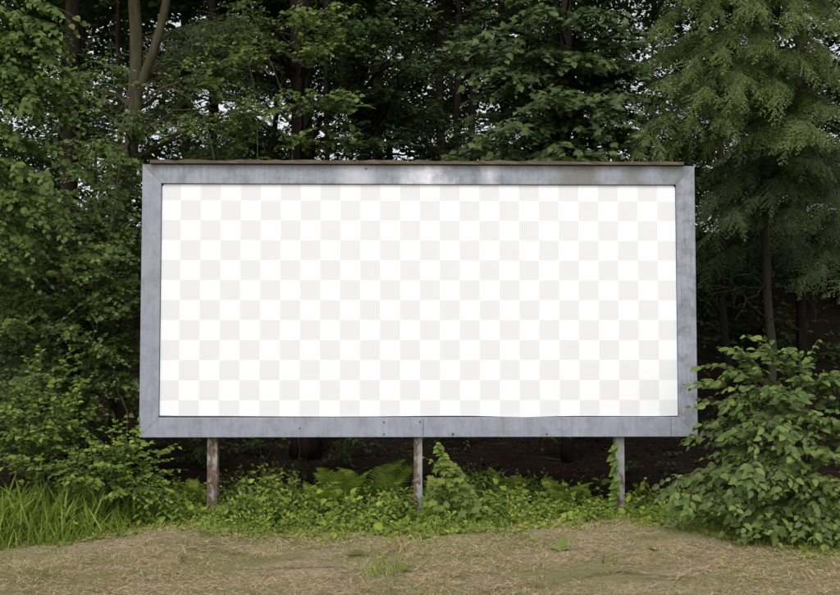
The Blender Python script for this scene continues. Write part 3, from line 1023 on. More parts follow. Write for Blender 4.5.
def big_leaf_tree(name, label, trunk_pts, r0, r1, boughs, mat, size, tmpl, bark, n_parts=300, per=26, cat='tree', sub_n=7, sub_len=(.25, .5), nl=7, droop=.3, limb_r=.018, face=(0, -.65, .9), jitter=.35, rest_tmpl=None):
    """boughs are curves ending at given points; leaves sit in two rows along their side twigs; the leaves nearest the camera are objects"""
    base = np.asarray(trunk_pts[0], float)
    root = thing(name, label, cat, base)
    path = trunk_path(trunk_pts, 20, 0.01)
    tb, tw = MB(), MB()
    tb.tube(path, np.linspace(r0, r1, 20), 9, .02)
    trunk = tb.build('trunk' if cat == 'tree' else 'stem', bark, root, base, smooth_shade=True)
    Ps, Rs, Ss = [], [], []
    for (st, tip, arch, nsub) in boughs:
        st = np.asarray(st, float); tip = np.asarray(tip, float)
        n = 12
        t = np.linspace(0, 1, n)[:, None]
        q = st + (tip - st) * t
        ln = np.linalg.norm(tip - st)
        q[:, 2] += np.sin(np.pi * t[:, 0]) ** 1 * arch * ln
        q[1:-1] += RNG.normal(0, .012, (n - 2, 3))
        lb = MB(); lb.tube(q, np.linspace(limb_r, .003, n), 5); lb.build('branch', bark, trunk, base, smooth_shade=True)
        dirs = unit(np.gradient(q, axis=0))
        k = np.clip((RNG.uniform(0.28, 1.0, nsub) * (n - 1)), 0, n - 1)
        i = k.astype(int)
        o = q[i]
        sd = np.where(np.arange(nsub) % 2, 1, -1)[:, None]
        lat = unit(np.cross(dirs[i], UP))
        d = dirs[i] * .8 + sd * lat * RNG.uniform(.3, 1.0, (nsub, 1)) + RNG.normal(0, .15, (nsub, 3))
        o = np.concatenate((o, q[-3:-2])); d = np.concatenate((d, dirs[-2:-1]))
        Ls = RNG.uniform(*sub_len, len(o))
        p, R, s, m_, e_ = spray_leaves(o, d, Ls, nl, size, droop, face, jitter, 62)
        tw.sticks(o, m_, .004, .003); tw.sticks(m_, e_, .003, .0015)
        Ps.append(p); Rs.append(R); Ss.append(s)
    p, R, s = np.concatenate(Ps), np.concatenate(Rs), np.concatenate(Ss)
    # leaves in the picture, nearest first
    d = p - EYE
    inside = (abs(d[:, 0] / d[:, 1]) < .42) & (d[:, 2] / d[:, 1] < .345)
    order = np.argsort(d[:, 1] + 50 * (~inside))
    near, rest = order[:n_parts], order[n_parts:]
    leaf_objects(root, base, leaf_mesh('leaf', tmpl, mat), p[near], R[near], s[near])
    lf = MB(); lf.inst(rest_tmpl or tmpl, p[rest], R[rest], s[rest])
    if len(rest):
        tag(lf.build('foliage', mat, root, base), kind='stuff')
    tag(tw.build('twigs', M_TWIG, root, base), kind='stuff')
    return root


# bright broadleaf tree at the far left edge, trunk outside the picture
Yb = 8.9
tp = [on_ground(-4.75, Yb + .3), np.array((-4.8, Yb + .3, 2.2)), np.array((-4.7, Yb + .3, 4.2)), np.array((-4.6, Yb + .2, 6.5))]
bo = []
for px, py, dy, ns in ((62, 62, 0, 12), (70, 84, .1, 12), (45, 105, -.1, 12), (80, 118, .2, 9), (50, 140, 0, 9), (35, 60, .2, 12), (55, 178, -.2, 8), (65, 202, -.1, 9), (45, 215, -.1, 9), (25, 165, -.2, 9), (38, 240, 0, 8),
                       (72, 222, 0, 7), (20, 95, 0, 12), (10, 130, 0, 10), (60, 40, 0, 12), (30, 20, 0, 14), (80, 20, .1, 10), (10, 50, 0, 12), (28, 268, 0, 8), (5, 250, 0, 8), (5, 200, 0, 8), (50, 75, .3, 12), (30, 85, .1, 12), (68, 100, .3, 10), (15, 70, 0, 12), (48, 52, .2, 12), (62, 30, .2, 12), (40, 190, .1, 8), (15, 220, .1, 10)):
    tip = P(px, py, Yb + dy)
    bo.append((np.array((-4.74, Yb + .3, tip[2] + RNG.uniform(-.1, .25))), tip, RNG.uniform(.05, .14), ns * 2))
big_leaf_tree('broadleaf_tree', 'bright broadleaf tree whose branches hang in at the upper left edge', tp, .13, .07, bo, M_LEFT, .082, OVATE_WIDE, M_BARK_OLIVE, droop=.45, sub_len=(.18, .4), nl=8)

# maple above the right half of the billboard
Ym = 11.0
tp = [foot(566, 12.4), P(566, 300, 12.4), P(562, 160, 12.4), P(566, 60, 12.4), P(570, -150, 12.4)]
bo = []
for px, py, Yq, ns in ((505, 125, 10.6, 9), (490, 66, 10.9, 10), (470, 95, 11.2, 9), (455, 70, 11.3, 8), (520, 80, 10.9, 10), (545, 98, 10.7, 10), (570, 92, 10.5, 12), (598, 96, 10.5, 12), (615, 112, 10.5, 10),
                       (635, 98, 10.7, 10), (655, 120, 10.9, 9), (600, 130, 10.6, 9), (560, 145, 10.4, 9), (585, 150, 10.3, 10), (545, 160, 10.6, 8), (610, 155, 10.5, 8), (500, 150, 11.4, 9), (475, 140, 11.6, 8), (530, 120, 11.2, 9),
                       (620, 60, 11, 12), (585, 55, 10.9, 12), (545, 48, 10.9, 12), (505, 40, 11, 10), (650, 70, 11.1, 10), (480, 30, 11, 10), (540, 10, 10.8, 12), (600, 10, 10.9, 12), (640, 25, 11, 10), (510, -10, 11, 12), (570, -30, 10.9, 12),
                       (665, 140, 11.2, 8), (690, 150, 11.4, 8), (700, 175, 11.5, 8), (440, 158, 11.8, 7), (520, 140, 11.8, 8), (640, 145, 11.2, 8), (455, 45, 11.2, 8), (575, 120, 11.3, 10), (625, 135, 11.3, 9), (465, 118, 12, 8), (545, 75, 11.6, 9), (610, 85, 11.6, 9), (670, 95, 11.5, 9), (648, 60, 11.4, 12), (655, 78, 11.6, 12), (640, 45, 11.6, 12)):
    tip = P(px, py, Yq)
    zs = tip[2] + RNG.uniform(-.35, .15)
    i = tp[3][0] + 0.01
    bo.append((np.array((i, 12.4, zs)), tip, RNG.uniform(.06, .16), int(ns * 2.2)))
big_leaf_tree('maple_tree', 'maple with broad dull green leaves above the right half of the billboard', tp, .085, .06, bo, M_MAPLE, .125, MAPLE, M_BARK_DARK, droop=.35, sub_len=(.25, .5), nl=7, rest_tmpl=MAPLE_LO)


# ------------------------------------------------------------------ hemlocks
def hemlock(name, label, trunk_pts, r0, r1, boughs, mat, bark, fl=(.16, .36), dead=()):
    base = np.asarray(trunk_pts[0], float)
    root = thing(name, label, 'tree', base)
    path = trunk_path(trunk_pts, 22, 0.012)
    tb, fo = MB(), MB()
    tb.tube(path, np.linspace(r0, r1, 22), 9, .03)
    trunk = tb.build('trunk', bark, root, base, smooth_shade=True)
    for tip, arch, nf in boughs:
        tip = np.asarray(tip, float)
        h = np.linalg.norm(tip[:2] - on_path(path, tip[2])[:2])
        st = on_path(path, tip[2] + .25 * h)
        n = 14
        t = np.linspace(0, 1, n)[:, None]
        q = st + (tip - st) * t
        q[:, 2] += np.sin(np.pi * t[:, 0] ** .8) * arch * h
        q[1:-1] += RNG.normal(0, .012, (n - 2, 3))
        lb = MB(); lb.tube(q, np.linspace(.016, .003, n), 5); lb.build('bough', bark, trunk, base, smooth_shade=True)
        dirs = unit(np.gradient(q, axis=0))
        for m in range(int(nf * 2.6)):
            k = RNG.uniform(.3, 1) * (n - 1); i = min(int(k), n - 2)
            o = q[i] + (q[i + 1] - q[i]) * (k - i)
            sd = 1 if m % 2 else -1
            lat = unit(np.cross(dirs[i], UP))
            d = dirs[i] * .75 + sd * lat * RNG.uniform(.1, 1.2) + np.array((0, -.12, -.28)) + RNG.normal(0, .2, 3)
            nrm = np.array((0, -.35, 1.0)) + RNG.normal(0, .22, 3)
            fo.inst(FRONDS[m % 8], o[None] + unit(d)[None] * .03, frames(unit(d)[None], nrm[None]), RNG.uniform(*fl))
        fo.inst(FRONDS[0], q[-3:-2], frames(dirs[-2:-1], np.array((0, -.3, 1.0))[None]), RNG.uniform(*fl))
    for (pa, pb) in dead:
        st = on_path(path, pa)
        lb = MB(); q = limb(lb, st, pb, .008, .002, .08, 8, .05, 5)
        for m in range(4):
            i = RNG.integers(2, 7)
            limb(lb, q[i], q[i] + RNG.normal(0, .16, 3) + np.array((0, -.05, -.08)), .004, .0015, .05, 4, .1, 4)
        lb.build('dead_branch', bark, trunk, base)
    tag(fo.build('needles', mat, root, base), kind='stuff')
    return root


Yh = 12.0
tp = [foot(776, Yh), P(772, 350, Yh), P(766, 262, Yh), P(764, 180, Yh), P(768, 60, Yh), P(772, -160, Yh)]
bo = []
for px, py, Yq, nf in ((662, 80, 10.6, 16), (645, 62, 10.9, 14), (690, 60, 10.5, 18), (720, 50, 10.3, 18), (760, 48, 10.2, 20), (800, 60, 10.2, 20), (825, 50, 10.3, 18), (700, 95, 10.3, 18), (735, 90, 10.1, 20), (775, 95, 10.1, 18),
                       (815, 130, 10.0, 20), (790, 140, 10.3, 16), (840, 110, 10.2, 18), (726, 118, 10.3, 16), (690, 118, 10.6, 12), (655, 105, 10.8, 12), (640, 130, 10.6, 12), (632, 150, 10.5, 10), (655, 155, 10.7, 10),
                       (650, 30, 10.7, 16), (700, 20, 10.4, 20), (750, 10, 10.2, 20), (800, 15, 10.2, 20), (840, 20, 10.3, 20), (680, -10, 10.6, 18), (730, -20, 10.4, 18), (780, -25, 10.3, 18), (830, -20, 10.4, 18), (850, 75, 10.2, 18),
                       (755, 135, 10.6, 14), (745, 70, 10.8, 16), (785, 75, 10.8, 16), (820, 95, 10.8, 16), (715, 140, 10.9, 10), (770, 120, 10.9, 12), (670, 135, 10.9, 12), (685, 75, 11, 14), (665, 50, 11.2, 14), (700, 45, 11, 14), (680, 150, 11, 12), (810, 160, 10.9, 12)):
    bo.append((P(px, py, Yq), RNG.uniform(.10, .22), nf))
hemlock('hemlock_tree', 'hemlock with drooping yellow-green sprays at the upper right', tp, .055, .04, bo, M_HEM, M_BARK_GREY,
        dead=[(1.6 + .55, P(710, 300, 11.3)), (2.4, P(705, 265, 11.4)), (2.6, P(820, 250, 11.5)), (2.1, P(735, 320, 11.2)), (1.9, P(800, 330, 11.4)), (2.3, P(830, 300, 11.3)), (2.0, P(712, 285, 11.0))])
Y2 = 12.6
tp = [foot(858, Y2), P(850, 300, Y2), P(846, 150, Y2), P(848, -100, Y2)]
bo = []
for px, py, Yq, nf in ((705, 200, 10.8, 16), (730, 215, 10.6, 16), (760, 195, 10.7, 18), (790, 210, 10.8, 16), (720, 185, 11, 14), (715, 232, 10.7, 10), (785, 185, 11, 14), (825, 205, 10.8, 16), 
                       (822, 262, 10.8, 8), (805, 285, 10.7, 8), (855, 275, 10.6, 10), (820, 180, 11.2, 14), (850, 160, 11, 14), (735, 200, 11.3, 14), (700, 215, 11.3, 14), (770, 215, 11.3, 14), (710, 170, 11.2, 14), (735, 178, 10.9, 14), (765, 172, 11.4, 14), (800, 195, 11, 14), (745, 215, 11.2, 14), (720, 205, 11, 12), (790, 170, 11.6, 12), (705, 188, 11.6, 12), (830, 225, 11, 12)):
    bo.append((P(px, py, Yq), RNG.uniform(.06, .16), nf))
hemlock('shaded_hemlock', 'darker hemlock whose low boughs hang at the right of the billboard frame', tp, .06, .04, bo, M_HEMD, M_BARK_GREY)
Y3 = 16.5
tp = [foot(505, Y3), P(505, 200, Y3), P(502, 0, Y3), P(500, -120, Y3)]
bo = [(P(px, py, Yq), .1, 12) for px, py, Yq in ((440, 60, 15.2), (430, 110, 15.4), (470, 150, 15.0), (520, 155, 15.1), (545, 130, 15.2), (400, 40, 15.5), (480, 50, 15), (530, 60, 15), (560, 90, 15), (580, 150, 15.3), (600, 110, 15.4), (620, 70, 15.3), (425, 155, 15.8), (450, 20, 15.3), (520, 10, 15))]
hemlock('background_hemlock', 'dim hemlock in the shade behind the maple leaves', tp, .09, .06, bo, M_HEMD, M_BARK_DARK, fl=(.4, .7))
tp = [foot(800, 15.0), P(800, 200, 15.0), P(798, 0, 15.0), P(796, -120, 15.0)]
bo = [(P(px, py, 13.6 + RNG.uniform(-.4, .5)), .08, 11) for px, py in ((700, 175), (725, 160), (715, 205), (745, 190), (735, 230), (765, 220), (790, 240), (820, 215), (845, 240), (755, 250), (700, 240), (775, 170), (840, 180), (720, 255), (810, 265), (800, 150), (740, 140), (700, 130), (660, 110), (670, 80))]
hemlock('thicket_hemlock', 'deep-shade hemlock filling the gap behind the boughs right of the billboard', tp, .08, .06, bo, M_HEMD, M_BARK_DARK, fl=(.35, .6))
tp = [foot(215, Y3 - 2), P(214, 200, Y3 - 2), P(212, 0, Y3 - 2), P(210, -120, Y3 - 2)]
bo = [(P(px, py, 13.4 + RNG.uniform(-.4, .5)), .1, 12) for px, py in ((160, 60), (185, 45), (240, 60), (270, 75), (225, 150), (255, 145), (280, 130), (190, 155), (150, 110), (265, 45), (210, 30), (240, 20), (280, 150), (200, 75), (170, 30))]
hemlock('interior_hemlock', 'dark hemlock in the shade between the forked tree and the thick trunk', tp, .08, .06, bo, M_HEMD, M_BARK_DARK, fl=(.35, .6))

# ------------------------------------------------------------------ shrubs
Ys = 8.75
sb = on_ground(P(800, 500, Ys)[0], Ys)
tp = [sb, sb + np.array((-.02, 0, .4)), sb + np.array((.0, .05, .9)), sb + np.array((.05, .1, 1.4))]
bo = []
for px, py, Yq, ns in ((706, 380, 8.9, 12), (702, 430, 8.75, 11), (678, 500, 8.5, 10), (716, 402, 8.85, 12), (712, 432, 8.7, 12), (722, 455, 8.6, 12), (718, 418, 8.9, 9), (720, 365, 8.9, 12), (745, 358, 8.8, 14), (775, 352, 8.7, 14), (800, 362, 8.6, 14), (820, 380, 8.5, 14),
                       (730, 395, 8.45, 14), (755, 385, 8.35, 14), (780, 395, 8.2, 14), (810, 410, 8.2, 14), (735, 430, 8.3, 14), (765, 425, 8.1, 14), (790, 440, 8.0, 14), (820, 445, 8.0, 14), (715, 475, 8.3, 12), (745, 465, 8.1, 14),
                       (775, 468, 8.1, 14), (805, 476, 8.1, 14), (830, 484, 8.1, 14), (725, 500, 8.1, 12), (755, 500, 8.15, 14), (785, 510, 8.1, 14), (815, 515, 8.05, 14), (840, 420, 8.2, 14), (850, 380, 8.5, 14), (845, 512, 8.05, 14),
                       (705, 470, 8.7, 9), (690, 490, 8.6, 9), (655, 494, 8.5, 8), (672, 482, 8.5, 8), (700, 500, 8.4, 9), (735, 515, 8.3, 10), (765, 520, 8.15, 10), (800, 526, 8.1, 12), (830, 526, 8.1, 12), (860, 460, 8.1, 14)):
    tip = P(px, py, Yq)
    h = max(.12, (tip[2] - sb[2]) * RNG.uniform(.45, .8))
    st = np.array((sb[0] + RNG.normal(0, .04), sb[1] + RNG.normal(0, .05), sb[2] + h))
    bo.append((st, tip, RNG.uniform(.08, .2), int(ns * .72)))
big_leaf_tree('large_shrub', 'large arching shrub with broad oval leaves right of the billboard', tp, .03, .012, bo, M_SHRUB, .104, OVATE, M_TWIG, cat='shrub', limb_r=.009, sub_len=(.22, .42), nl=8, droop=.3, jitter=.42, face=(0, -.75, .9))


def shrub(name, label, px, Y, tips, mat, size, ns=10, n_parts=120, tmpl=OVATE, nl=7):
    b = on_ground(P(px, 500, Y)[0], Y)
    tp = [b, b + np.array((0, 0, .2)), b + np.array((.02, 0, .4)), b + np.array((.03, .02, .6))]
    bo = []
    for x_, y_, Yq in tips:
        tip = P(x_, y_, Yq)
        st = np.array((b[0] + RNG.normal(0, .06), b[1] + RNG.normal(0, .06), b[2] + max(.06, (tip[2] - b[2]) * RNG.uniform(.15, .5))))
        bo.append((st, tip, RNG.uniform(.05, .15), ns))
    return big_leaf_tree(name, label, tp, .018, .008, bo, mat, size, tmpl, M_TWIG, cat='shrub', limb_r=.008, sub_len=(.16, .32), nl=nl, droop=.25, n_parts=n_parts)


shrub('leafy_shrub', 'bright green shrub touching the lower left corner of the billboard', 118, 8.95,
      [(132, 440, 9.0), (160, 452, 9.0), (165, 470, 8.95), (120, 430, 8.8), (100, 440, 8.7), (135, 455, 8.7), (110, 465, 8.6), (85, 455, 8.7), (140, 480, 8.75), (90, 480, 8.6), (118, 490, 8.55), (155, 490, 8.8), (70, 470, 8.7), (128, 445, 8.7), (60, 440, 8.9), (40, 450, 8.9), (75, 425, 8.9)],
      M_BRIGHT, .068, 11, 200)
shrub('leafy_shrub', 'light green shrub at the left edge above the tall grass', 40, 9.0,
      [(25, 400, 8.9), (50, 390, 8.95), (75, 395, 9.0), (95, 405, 9.0), (20, 430, 8.7), (45, 425, 8.7), (10, 410, 8.8), (70, 420, 8.8), (30, 370, 9.0), (0, 440, 8.7), (55, 405, 8.8), (20, 460, 8.6), (50, 465, 8.7), (0, 380, 9), (85, 380, 9.2), (65, 362, 9.2), (40, 345, 9.2)],
      M_BRIGHT, .072, 11, 200)

# maple sapling beside the middle post and the vine on top of it
sb = on_ground(P(453, 500, 9.1)[0], 9.1)
root = thing('maple_sapling', 'small bright maple sapling beside the middle post', 'sapling', sb)
mb = MB(); top = P(441, 446, 9.1)
mb.tube(trunk_path([sb, P(452, 490, 9.1), P(447, 468, 9.1), top], 14, .004), np.linspace(.009, .004, 14), 6)
pl, dl_ = [], []
for k in range(125):
    z = RNG.uniform(0.04, 1) ** .9
    py = 516 - 56 * z
    halfw = 26 * (1 - z) ** .7 + 4
    px = 454 - 8 * z + RNG.uniform(-1, 1) * halfw
    dy = -abs(RNG.normal(0, .16)) * (1 - .5 * z) + .04
    p = P(px, py, 9.1 + dy)
    pl.append(p)
    dl_.append(((px - 453) / 30 + RNG.normal(0, .25), -.55 + RNG.normal(0, .2), -.45 + RNG.normal(0, .15)))
    q = P(453 - 8 * z, min(516, py + 6), 9.1)
    if k % 2 == 0:
        limb(mb, q, p, .003, .0015, .1, 4, .02, 4)
mb.build('stem', M_STEM, root, sb)
pl, dl_ = np.array(pl), np.array(dl_)
leaf_objects(root, sb, leaf_mesh('leaf', MAPLE, M_SAPL, 3), pl, frames(dl_, np.array((0, -.75, .8)) + RNG.normal(0, .22, pl.shape)), RNG.uniform(.05, .105, len(pl)))


def vine(label, base, pts, nleaf, mat, size, side=0.0, t0=.1):
    root = thing('climbing_vine', label, 'vine', base)
    q = trunk_path(pts, 30, .004)
    mb = MB(); mb.tube(q, np.linspace(.004, .002, 30), 5); mb.build('stem', M_STEM, root, base)
    i = np.clip(np.linspace(t0 * 29, 29, nleaf).astype(int), 0, 29)
    p = q[i]
    sd = np.where(np.arange(nleaf) % 2, 1, -1)
    d = np.stack((sd * .8 * (1 - abs(side)) + side + RNG.normal(0, .2, nleaf), -.35 + RNG.normal(0, .15, nleaf), -.35 + RNG.normal(0, .2, nleaf)), -1)
    leaf_objects(root, base, leaf_mesh('leaf', OVATE, mat, 3), p, frames(d, np.array((0, -.7, .8)) + RNG.normal(0, .25, p.shape)), size * RNG.uniform(.65, 1.25, nleaf))


b = on_ground(P(446, 500, 9.05)[0], 9.05)
vine('yellow-green vine sprouting above the maple sapling', b, [b, P(449, 490, 9.0), P(446, 470, 9.0), P(445, 458, 9.0), P(439, 449, 9.0), P(436, 443, 9.0)], 42, M_BRIGHT, .062, t0=.35)
b = on_ground(P(615, 500, 9.42)[0], 9.42)
vine('leafy vine climbing the left side of the right post', b, [b, P(616, 500, 9.42), P(617, 480, 9.42), P(615.5, 460, 9.42), P(616.5, 442, 9.42)], 30, M_BRIGHT, .088, -.55, t0=.05)
b = on_ground(P(425, 500, 9.15)[0], 9.15)
vine('thin tendril reaching left from the maple sapling', b, [b, P(443, 495, 9.12), P(441, 467, 9.1), P(432, 461, 9.1), P(424, 457, 9.1)], 9, M_BRIGHT, .04, t0=.6)
b = on_ground(P(812, 400, 9.0)[0], 9.0)
vine('thin tendril rising above the large shrub at the right edge', b, [b, P(803, 420, 8.9), P(803, 368, 8.85), P(810, 352, 8.85), P(818, 340, 8.85)], 26, M_BRIGHT, .045, t0=.7)

# ------------------------------------------------------------------ weeds, ferns, ground cover
EDGE_X = np.array((-20, 20, 130, 180, 250, 330, 420, 470, 520, 620, 690, 730, 780, 840, 900))
EDGE_Y = np.array((546, 543, 533, 533, 534, 535, 536, 530, 527, 526, 529, 537, 546, 550, 552))
ew = np.array([1.6 / max(1e-6, -(ray(x, y)[2] / ray(x, y)[1])) for x, y in zip(EDGE_X, EDGE_Y)])
ex = np.array([P(x, y, w)[0] for x, y, w in zip(EDGE_X, EDGE_Y, ew)])


def edge(x):
    return np.interp(x, ex, ew) + 0.06 * np.sin(x * 5.3) + 0.05 * np.sin(x * 11.7 + 1)


POST_X = [P(v, 470, Y0)[0] for v in (211.2, 418.2, 622.6)]
gc, gt = MB(), MB()
n = 6200
x = RNG.uniform(-5.6, 5.6, n)
y = edge(x) - .12 + 1.75 * RNG.uniform(0, 1, n) ** 1.25
lush = (0.8 + .35 * np.sin(x * 1.7 + 1.2) * np.sin(x * 0.8) + .25 * np.sin(x * 6.1 + y * 3)) * np.where(x < .4, 1.15, .85)
for xp in POST_X:                              # low growth right in front of the posts
    lush = lush * (1 - .65 * np.exp(-((x - xp) / .17) ** 2) * (y < Y0))
hgt = lush * (0.03 + 0.13 * smooth(-.05, .4, y - edge(x)) + 0.13 * smooth(.75, 1.15, y - edge(x))) * RNG.uniform(.6, 1.25, n) * (1 + .35 * np.sin(x * 2.3) * np.sin(x * 0.9 + 1))
o = np.stack((x, y, ground_z(x, y) - .02), -1)
d = np.stack((RNG.normal(0, .3, n), RNG.normal(-.1, .3, n), np.ones(n)), -1)
p, R, s, m_, e_ = spray_leaves(o, d, hgt, 8, .058, 0.0, (0, -.55, 1.0), .35, 75)
gc.inst(LEAF4, p, R, s)
gt.sticks(o, e_, .003, .0015)
n = 420                                        # taller broad-leaved weeds scattered through it
x = RNG.uniform(-5.4, 5.4, n)
y = edge(x) + .15 + 1.4 * RNG.uniform(0, 1, n)
o = np.stack((x, y, ground_z(x, y) - .02), -1)
hgt = RNG.uniform(.10, .36, n) * (.6 + .4 * smooth(.3, .9, y - edge(x)))
for xp in POST_X:
    hgt = hgt * (1 - .75 * np.exp(-((x - xp) / .17) ** 2) * (y < Y0))
d = np.stack((RNG.normal(0, .2, n), RNG.normal(-.05, .2, n), np.ones(n)), -1)
p, R, s, m_, e_ = spray_leaves(o, d, hgt, 9, .095, 0.0, (0, -.6, 1.0), .4, 80)
gc.inst(OVATE_WIDE, p, R, s * RNG.uniform(.5, 1.2, len(s)))
gt.sticks(o, e_, .004, .002)
tag(gc.build('ground_cover', M_COVER), 'low leafy green ground cover along the foot of the billboard', 'ground cover', kind='stuff')
tag(gt.build('ground_cover_stems', M_STEM), 'thin green stems under the ground cover', 'stems', kind='stuff')


def weed(label, px, py_top, Y, n_leaf=26, size=.085):
    b = on_ground(P(px, 500, Y)[0], Y, .03)
    top = P(px + RNG.normal(0, 1.5), py_top, Y)
    h = top[2] - b[2]
    root = thing('upright_weed', label, 'weed', b, 'upright weeds in the ground cover')
    mb = MB(); mb.tube(trunk_path([b, (b + top) / 2 + RNG.normal(0, .01, 3), top], 8, .002), np.linspace(.006, .003, 8), 5)
    mb.build('stem', M_STEM, root, b)
    t = np.linspace(.25, 1, n_leaf)
    an = np.arange(n_leaf) * 2.4
    pos = b + (top - b) * t[:, None]
    el = -.1 + .9 * smooth(.75, 1, t)
    dd = np.stack((np.cos(an), np.sin(an), el), -1)
    nr = np.stack((-np.cos(an) * el, -np.sin(an) * el, np.ones(n_leaf)), -1)
    leaf_objects(root, b, weed_meshes, pos, frames(dd, nr), size * (1.05 - .5 * t) * RNG.uniform(.85, 1.2, n_leaf))


weed_meshes = leaf_mesh('leaf', NARROW, M_BRIGHT, 3)
for px, py, Y, lab in ((270, 478, 9.0, 'tallest upright weed, between the left and middle posts'), (250, 492, 8.95, 'upright weed just left of the tallest weed'), (280, 494, 8.9, 'short upright weed just right of the tallest weed'),
                       (240, 495, 8.9, 'upright weed close to the right of the left post'), (293, 482, 9.25, 'dim upright weed behind and right of the tallest weed'), (404, 489, 9.1, 'upright weed just left of the middle post'),
                       (392, 500, 9.0, 'short upright weed in front of the ferns'), (164, 484, 8.8, 'bright upright weed below the lower left billboard corner'), (180, 498, 8.75, 'short bright weed left of the left post'),
                       (228, 500, 8.8, 'short upright weed right beside the left post foot'), (590, 503, 9.0, 'small upright weed left of the right post'), (538, 495, 9.1, 'thin upright weed between the middle and right posts'), (345, 500, 8.9, 'upright weed in front of the largest fern'), (310, 488, 9.2, 'upright weed left of the ferns, near the tallest weed'), (500, 498, 9.1, 'upright weed right of the maple sapling'), (560, 494, 9.3, 'upright weed in shade midway to the right post'), (140, 492, 8.7, 'leafy weed at the end of the tall grass')):
    weed(lab, px, py, Y, 40 if py < 490 else 28, .135 if py < 490 else .105)

fern_meshes = []
for k in range(3):
    m = MB(); m.V.append(FERNS[k][0]); m.F += list(FERNS[k][1]); m.n = len(FERNS[k][0])
    fern_meshes.append(m.mesh('frond', M_COVER))
for px, Y, ln, nfr, lab in ((345, 9.7, .62, 6, 'large fern between the left and middle posts'), (370, 9.9, .70, 5, 'tall fern behind the largest fern'), (322, 9.6, .5, 6, 'low fern left of the largest fern'),
                            (384, 9.8, .68, 5, 'thin fern arching up left of the middle post'), (510, 9.9, .5, 7, 'small fern in shade right of the sapling'), (565, 9.8, .45, 7, 'small fern in shade left of the right post'), (195, 9.6, .45, 7, 'small fern beside the left post')):
    b = on_ground(P(px, 500, Y)[0], Y, .02)
    root = thing('fern', lab, 'fern', b, 'ferns under the billboard')
    for k in range(nfr):
        an = 2 * math.pi * k / nfr + RNG.normal(0, .25)
        o = bpy.data.objects.new('frond', fern_meshes[k % 3]); COL.objects.link(o)
        o.parent = root
        o.rotation_euler = (RNG.uniform(.55, 1.1), RNG.normal(0, .1), an)
        s_ = ln * RNG.uniform(.8, 1.15); o.scale = (s_, s_, s_)

# tall bright grass at the lower left
tg = MB()
n = 3400
x = RNG.uniform(-5.6, -2.5, n)
x = np.where(RNG.uniform(size=n) < .25, RNG.uniform(-5.6, -1.6, n), x)
y = edge(x) - .12 + 1.1 * RNG.uniform(0, 1, n)
hh = RNG.uniform(.22, .55, n) * (1 - .6 * smooth(-3.2, -1.6, x)) * (0.55 + .45 * smooth(-.1, .35, y - edge(x)))
for k in range(4):
    sel = np.arange(n) % 4 == k
    m_ = sel.sum()
    tg.inst(BLADES[k], np.stack((x, y, ground_z(x, y) - .01), -1)[sel], spin(m_, .3), hh[sel] * RNG.uniform(.6, 1.2, m_))
tag(tg.build('tall_grass', M_GRASS), 'tall bright green grass at the lower left', 'grass', kind='stuff')

# fringe of green grass along the cut edge and short regrowth in the mown strip
fg = MB()
n = 22000
x = RNG.uniform(-5.6, 5.6, n); y = edge(x) + .25 - RNG.exponential(.30, n)
hh = (RNG.uniform(.02, .06, n) + .10 * RNG.uniform(0, 1, n) ** 5) * (.5 + .5 * smooth(-.5, .1, y - edge(x)))
gate = (np.sin(x * 3.1) + np.sin(x * 7.7 + 1) + np.sin(x * 17) + RNG.normal(0, .9, n)) > -.2
x, y, hh = x[gate], y[gate], hh[gate]
n2 = 42000
x2 = RNG.uniform(-5.6, 5.6, n2); y2 = RNG.uniform(4.5, 9, n2)
gate = (np.sin(x2 * 1.9 + y2) + np.sin(y2 * 3.3 - x2 * .7) + np.sin(x2 * 6 + 3 * np.sin(y2 * 4)) + RNG.normal(0, .6, n2) > .35) & (y2 < edge(x2))
x = np.concatenate((x, x2[gate])); y = np.concatenate((y, y2[gate])); hh = np.concatenate((hh, RNG.uniform(.03, .075, gate.sum())))
n = len(x)
for k in range(4):
    sel = np.arange(n) % 4 == k
    fg.inst(BLADES[k], np.stack((x, y, ground_z(x, y) - .005), -1)[sel], spin(sel.sum(), .35), hh[sel])
tag(fg.build('short_grass', M_GRASS), 'short green grass sprouting through the mown strip', 'grass', kind='stuff')

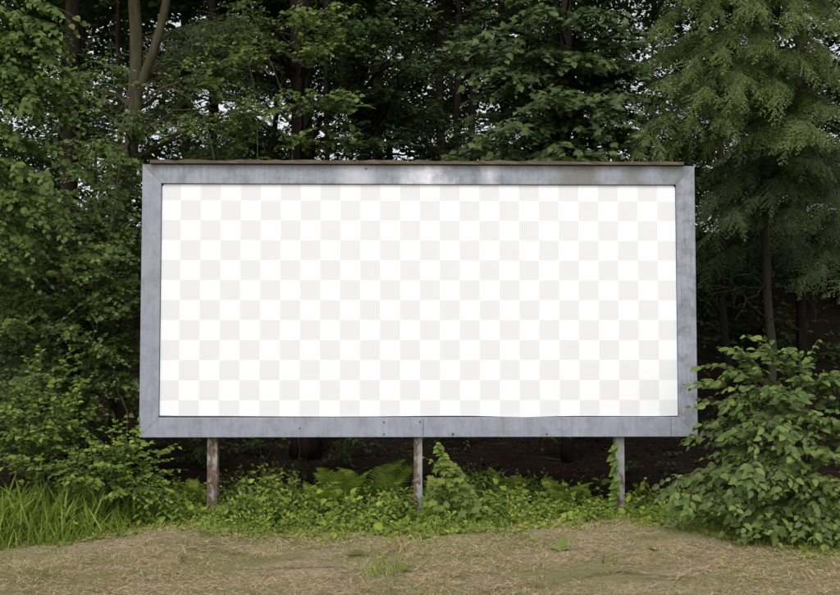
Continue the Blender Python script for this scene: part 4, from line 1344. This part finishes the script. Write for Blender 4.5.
# dry cut straw
sw = MB()
n = 150000
x = RNG.uniform(-5.5, 5.5, n); y = RNG.uniform(4.8, 9.1, n)
keep = (y < edge(x) + .15) & (np.sin(x * 2.7 + 1.3 * np.sin(y * 2)) + np.sin(y * 4.1 + x) + np.sin(x * 9.1 + 2 * y) * np.sin(y * 11 - x) + RNG.normal(0, .7, n) > -.7)
x, y = x[keep], y[keep]; n = len(x)
a = RNG.uniform(0, 6.28, n)
ln = RNG.uniform(.025, .085, n)
d = np.stack((np.cos(a), np.sin(a) * .8, RNG.normal(.08, .22, n)), -1)
STRAW = T([(-.035, 0, 0), (.035, 0.1, 0), (0.05, 1, 0)], [(0, 1, 2)])
sw.inst(STRAW, np.stack((x, y, ground_z(x, y) + RNG.uniform(.0, .035, n)), -1), frames(unit(d), np.array((0, 0, 1.0)) + RNG.normal(0, .3, (n, 3))), ln)
tag(sw.build('dry_straw', M_STRAW), 'dry cut straw covering the mown strip in front of the billboard', 'straw', kind='stuff')


# single tufts that stand out in the mown strip
def tuft(label, px, py, n, h, w=.09, mat=M_GRASS):
    d = ray(px, py); Y = 1.6 / -(d[2] / d[1])
    b = on_ground(P(px, py, Y)[0], Y, .01)
    root = thing('grass_tuft', label, 'grass tuft', b, 'grass tufts in the mown strip')
    mb = MB()
    for k in range(4):
        m_ = n // 4
        a = RNG.normal(0, w, (m_, 2))
        mb.inst(BLADES[k], b + np.column_stack((a, np.zeros(m_))), spin(m_, .25), h * RNG.uniform(.6, 1.15, m_))
    tag(mb.build('blades', mat, root, b), kind='stuff')


tuft('bright green grass tuft at the front, left of the middle post', 377, 570, 140, .13, .11)
tuft('small dark green tuft in the mown strip below the left post', 186, 560, 36, .10, .03)
tuft('pale dry grass tuft at the front, right of the bright tuft', 396, 548, 20, .2, .05, M_STRAW)
tuft('short green tuft at the front below the right post', 612, 562, 40, .09, .05)
for px, py, s_, lab in ((560, 548, .13, 'single upright broad leaf sprouting from the straw'), (352, 552, .1, 'flat broad leaf lying on the straw left of the bright tuft'), (652, 552, .09, 'small broadleaf sprout in the straw below the right post'), (405, 566, .1, 'small broadleaf sprout at the front by the bright tuft')):
    d = ray(px, py); Y = 1.6 / -(d[2] / d[1])
    b = on_ground(P(px, py, Y)[0], Y, .01)
    root = thing('broadleaf_sprout', lab, 'sprout', b, 'broadleaf sprouts in the straw')
    m_ = 5
    an = np.arange(m_) * 2.5 + px
    el = np.array((1.6, .5, .4, .5, .3)) if 'upright' in lab else np.full(m_, .3)
    leaf_objects(root, b, leaf_mesh('leaf', OVATE, M_SAPL, 1), b + np.zeros((m_, 3)) + np.array((0, 0, .02)), frames(np.stack((np.cos(an), np.sin(an), el), -1), np.array((0, -.4, 1.0)) + np.zeros((m_, 3))), s_ * np.array((1, .6, .7, .5, .6)))
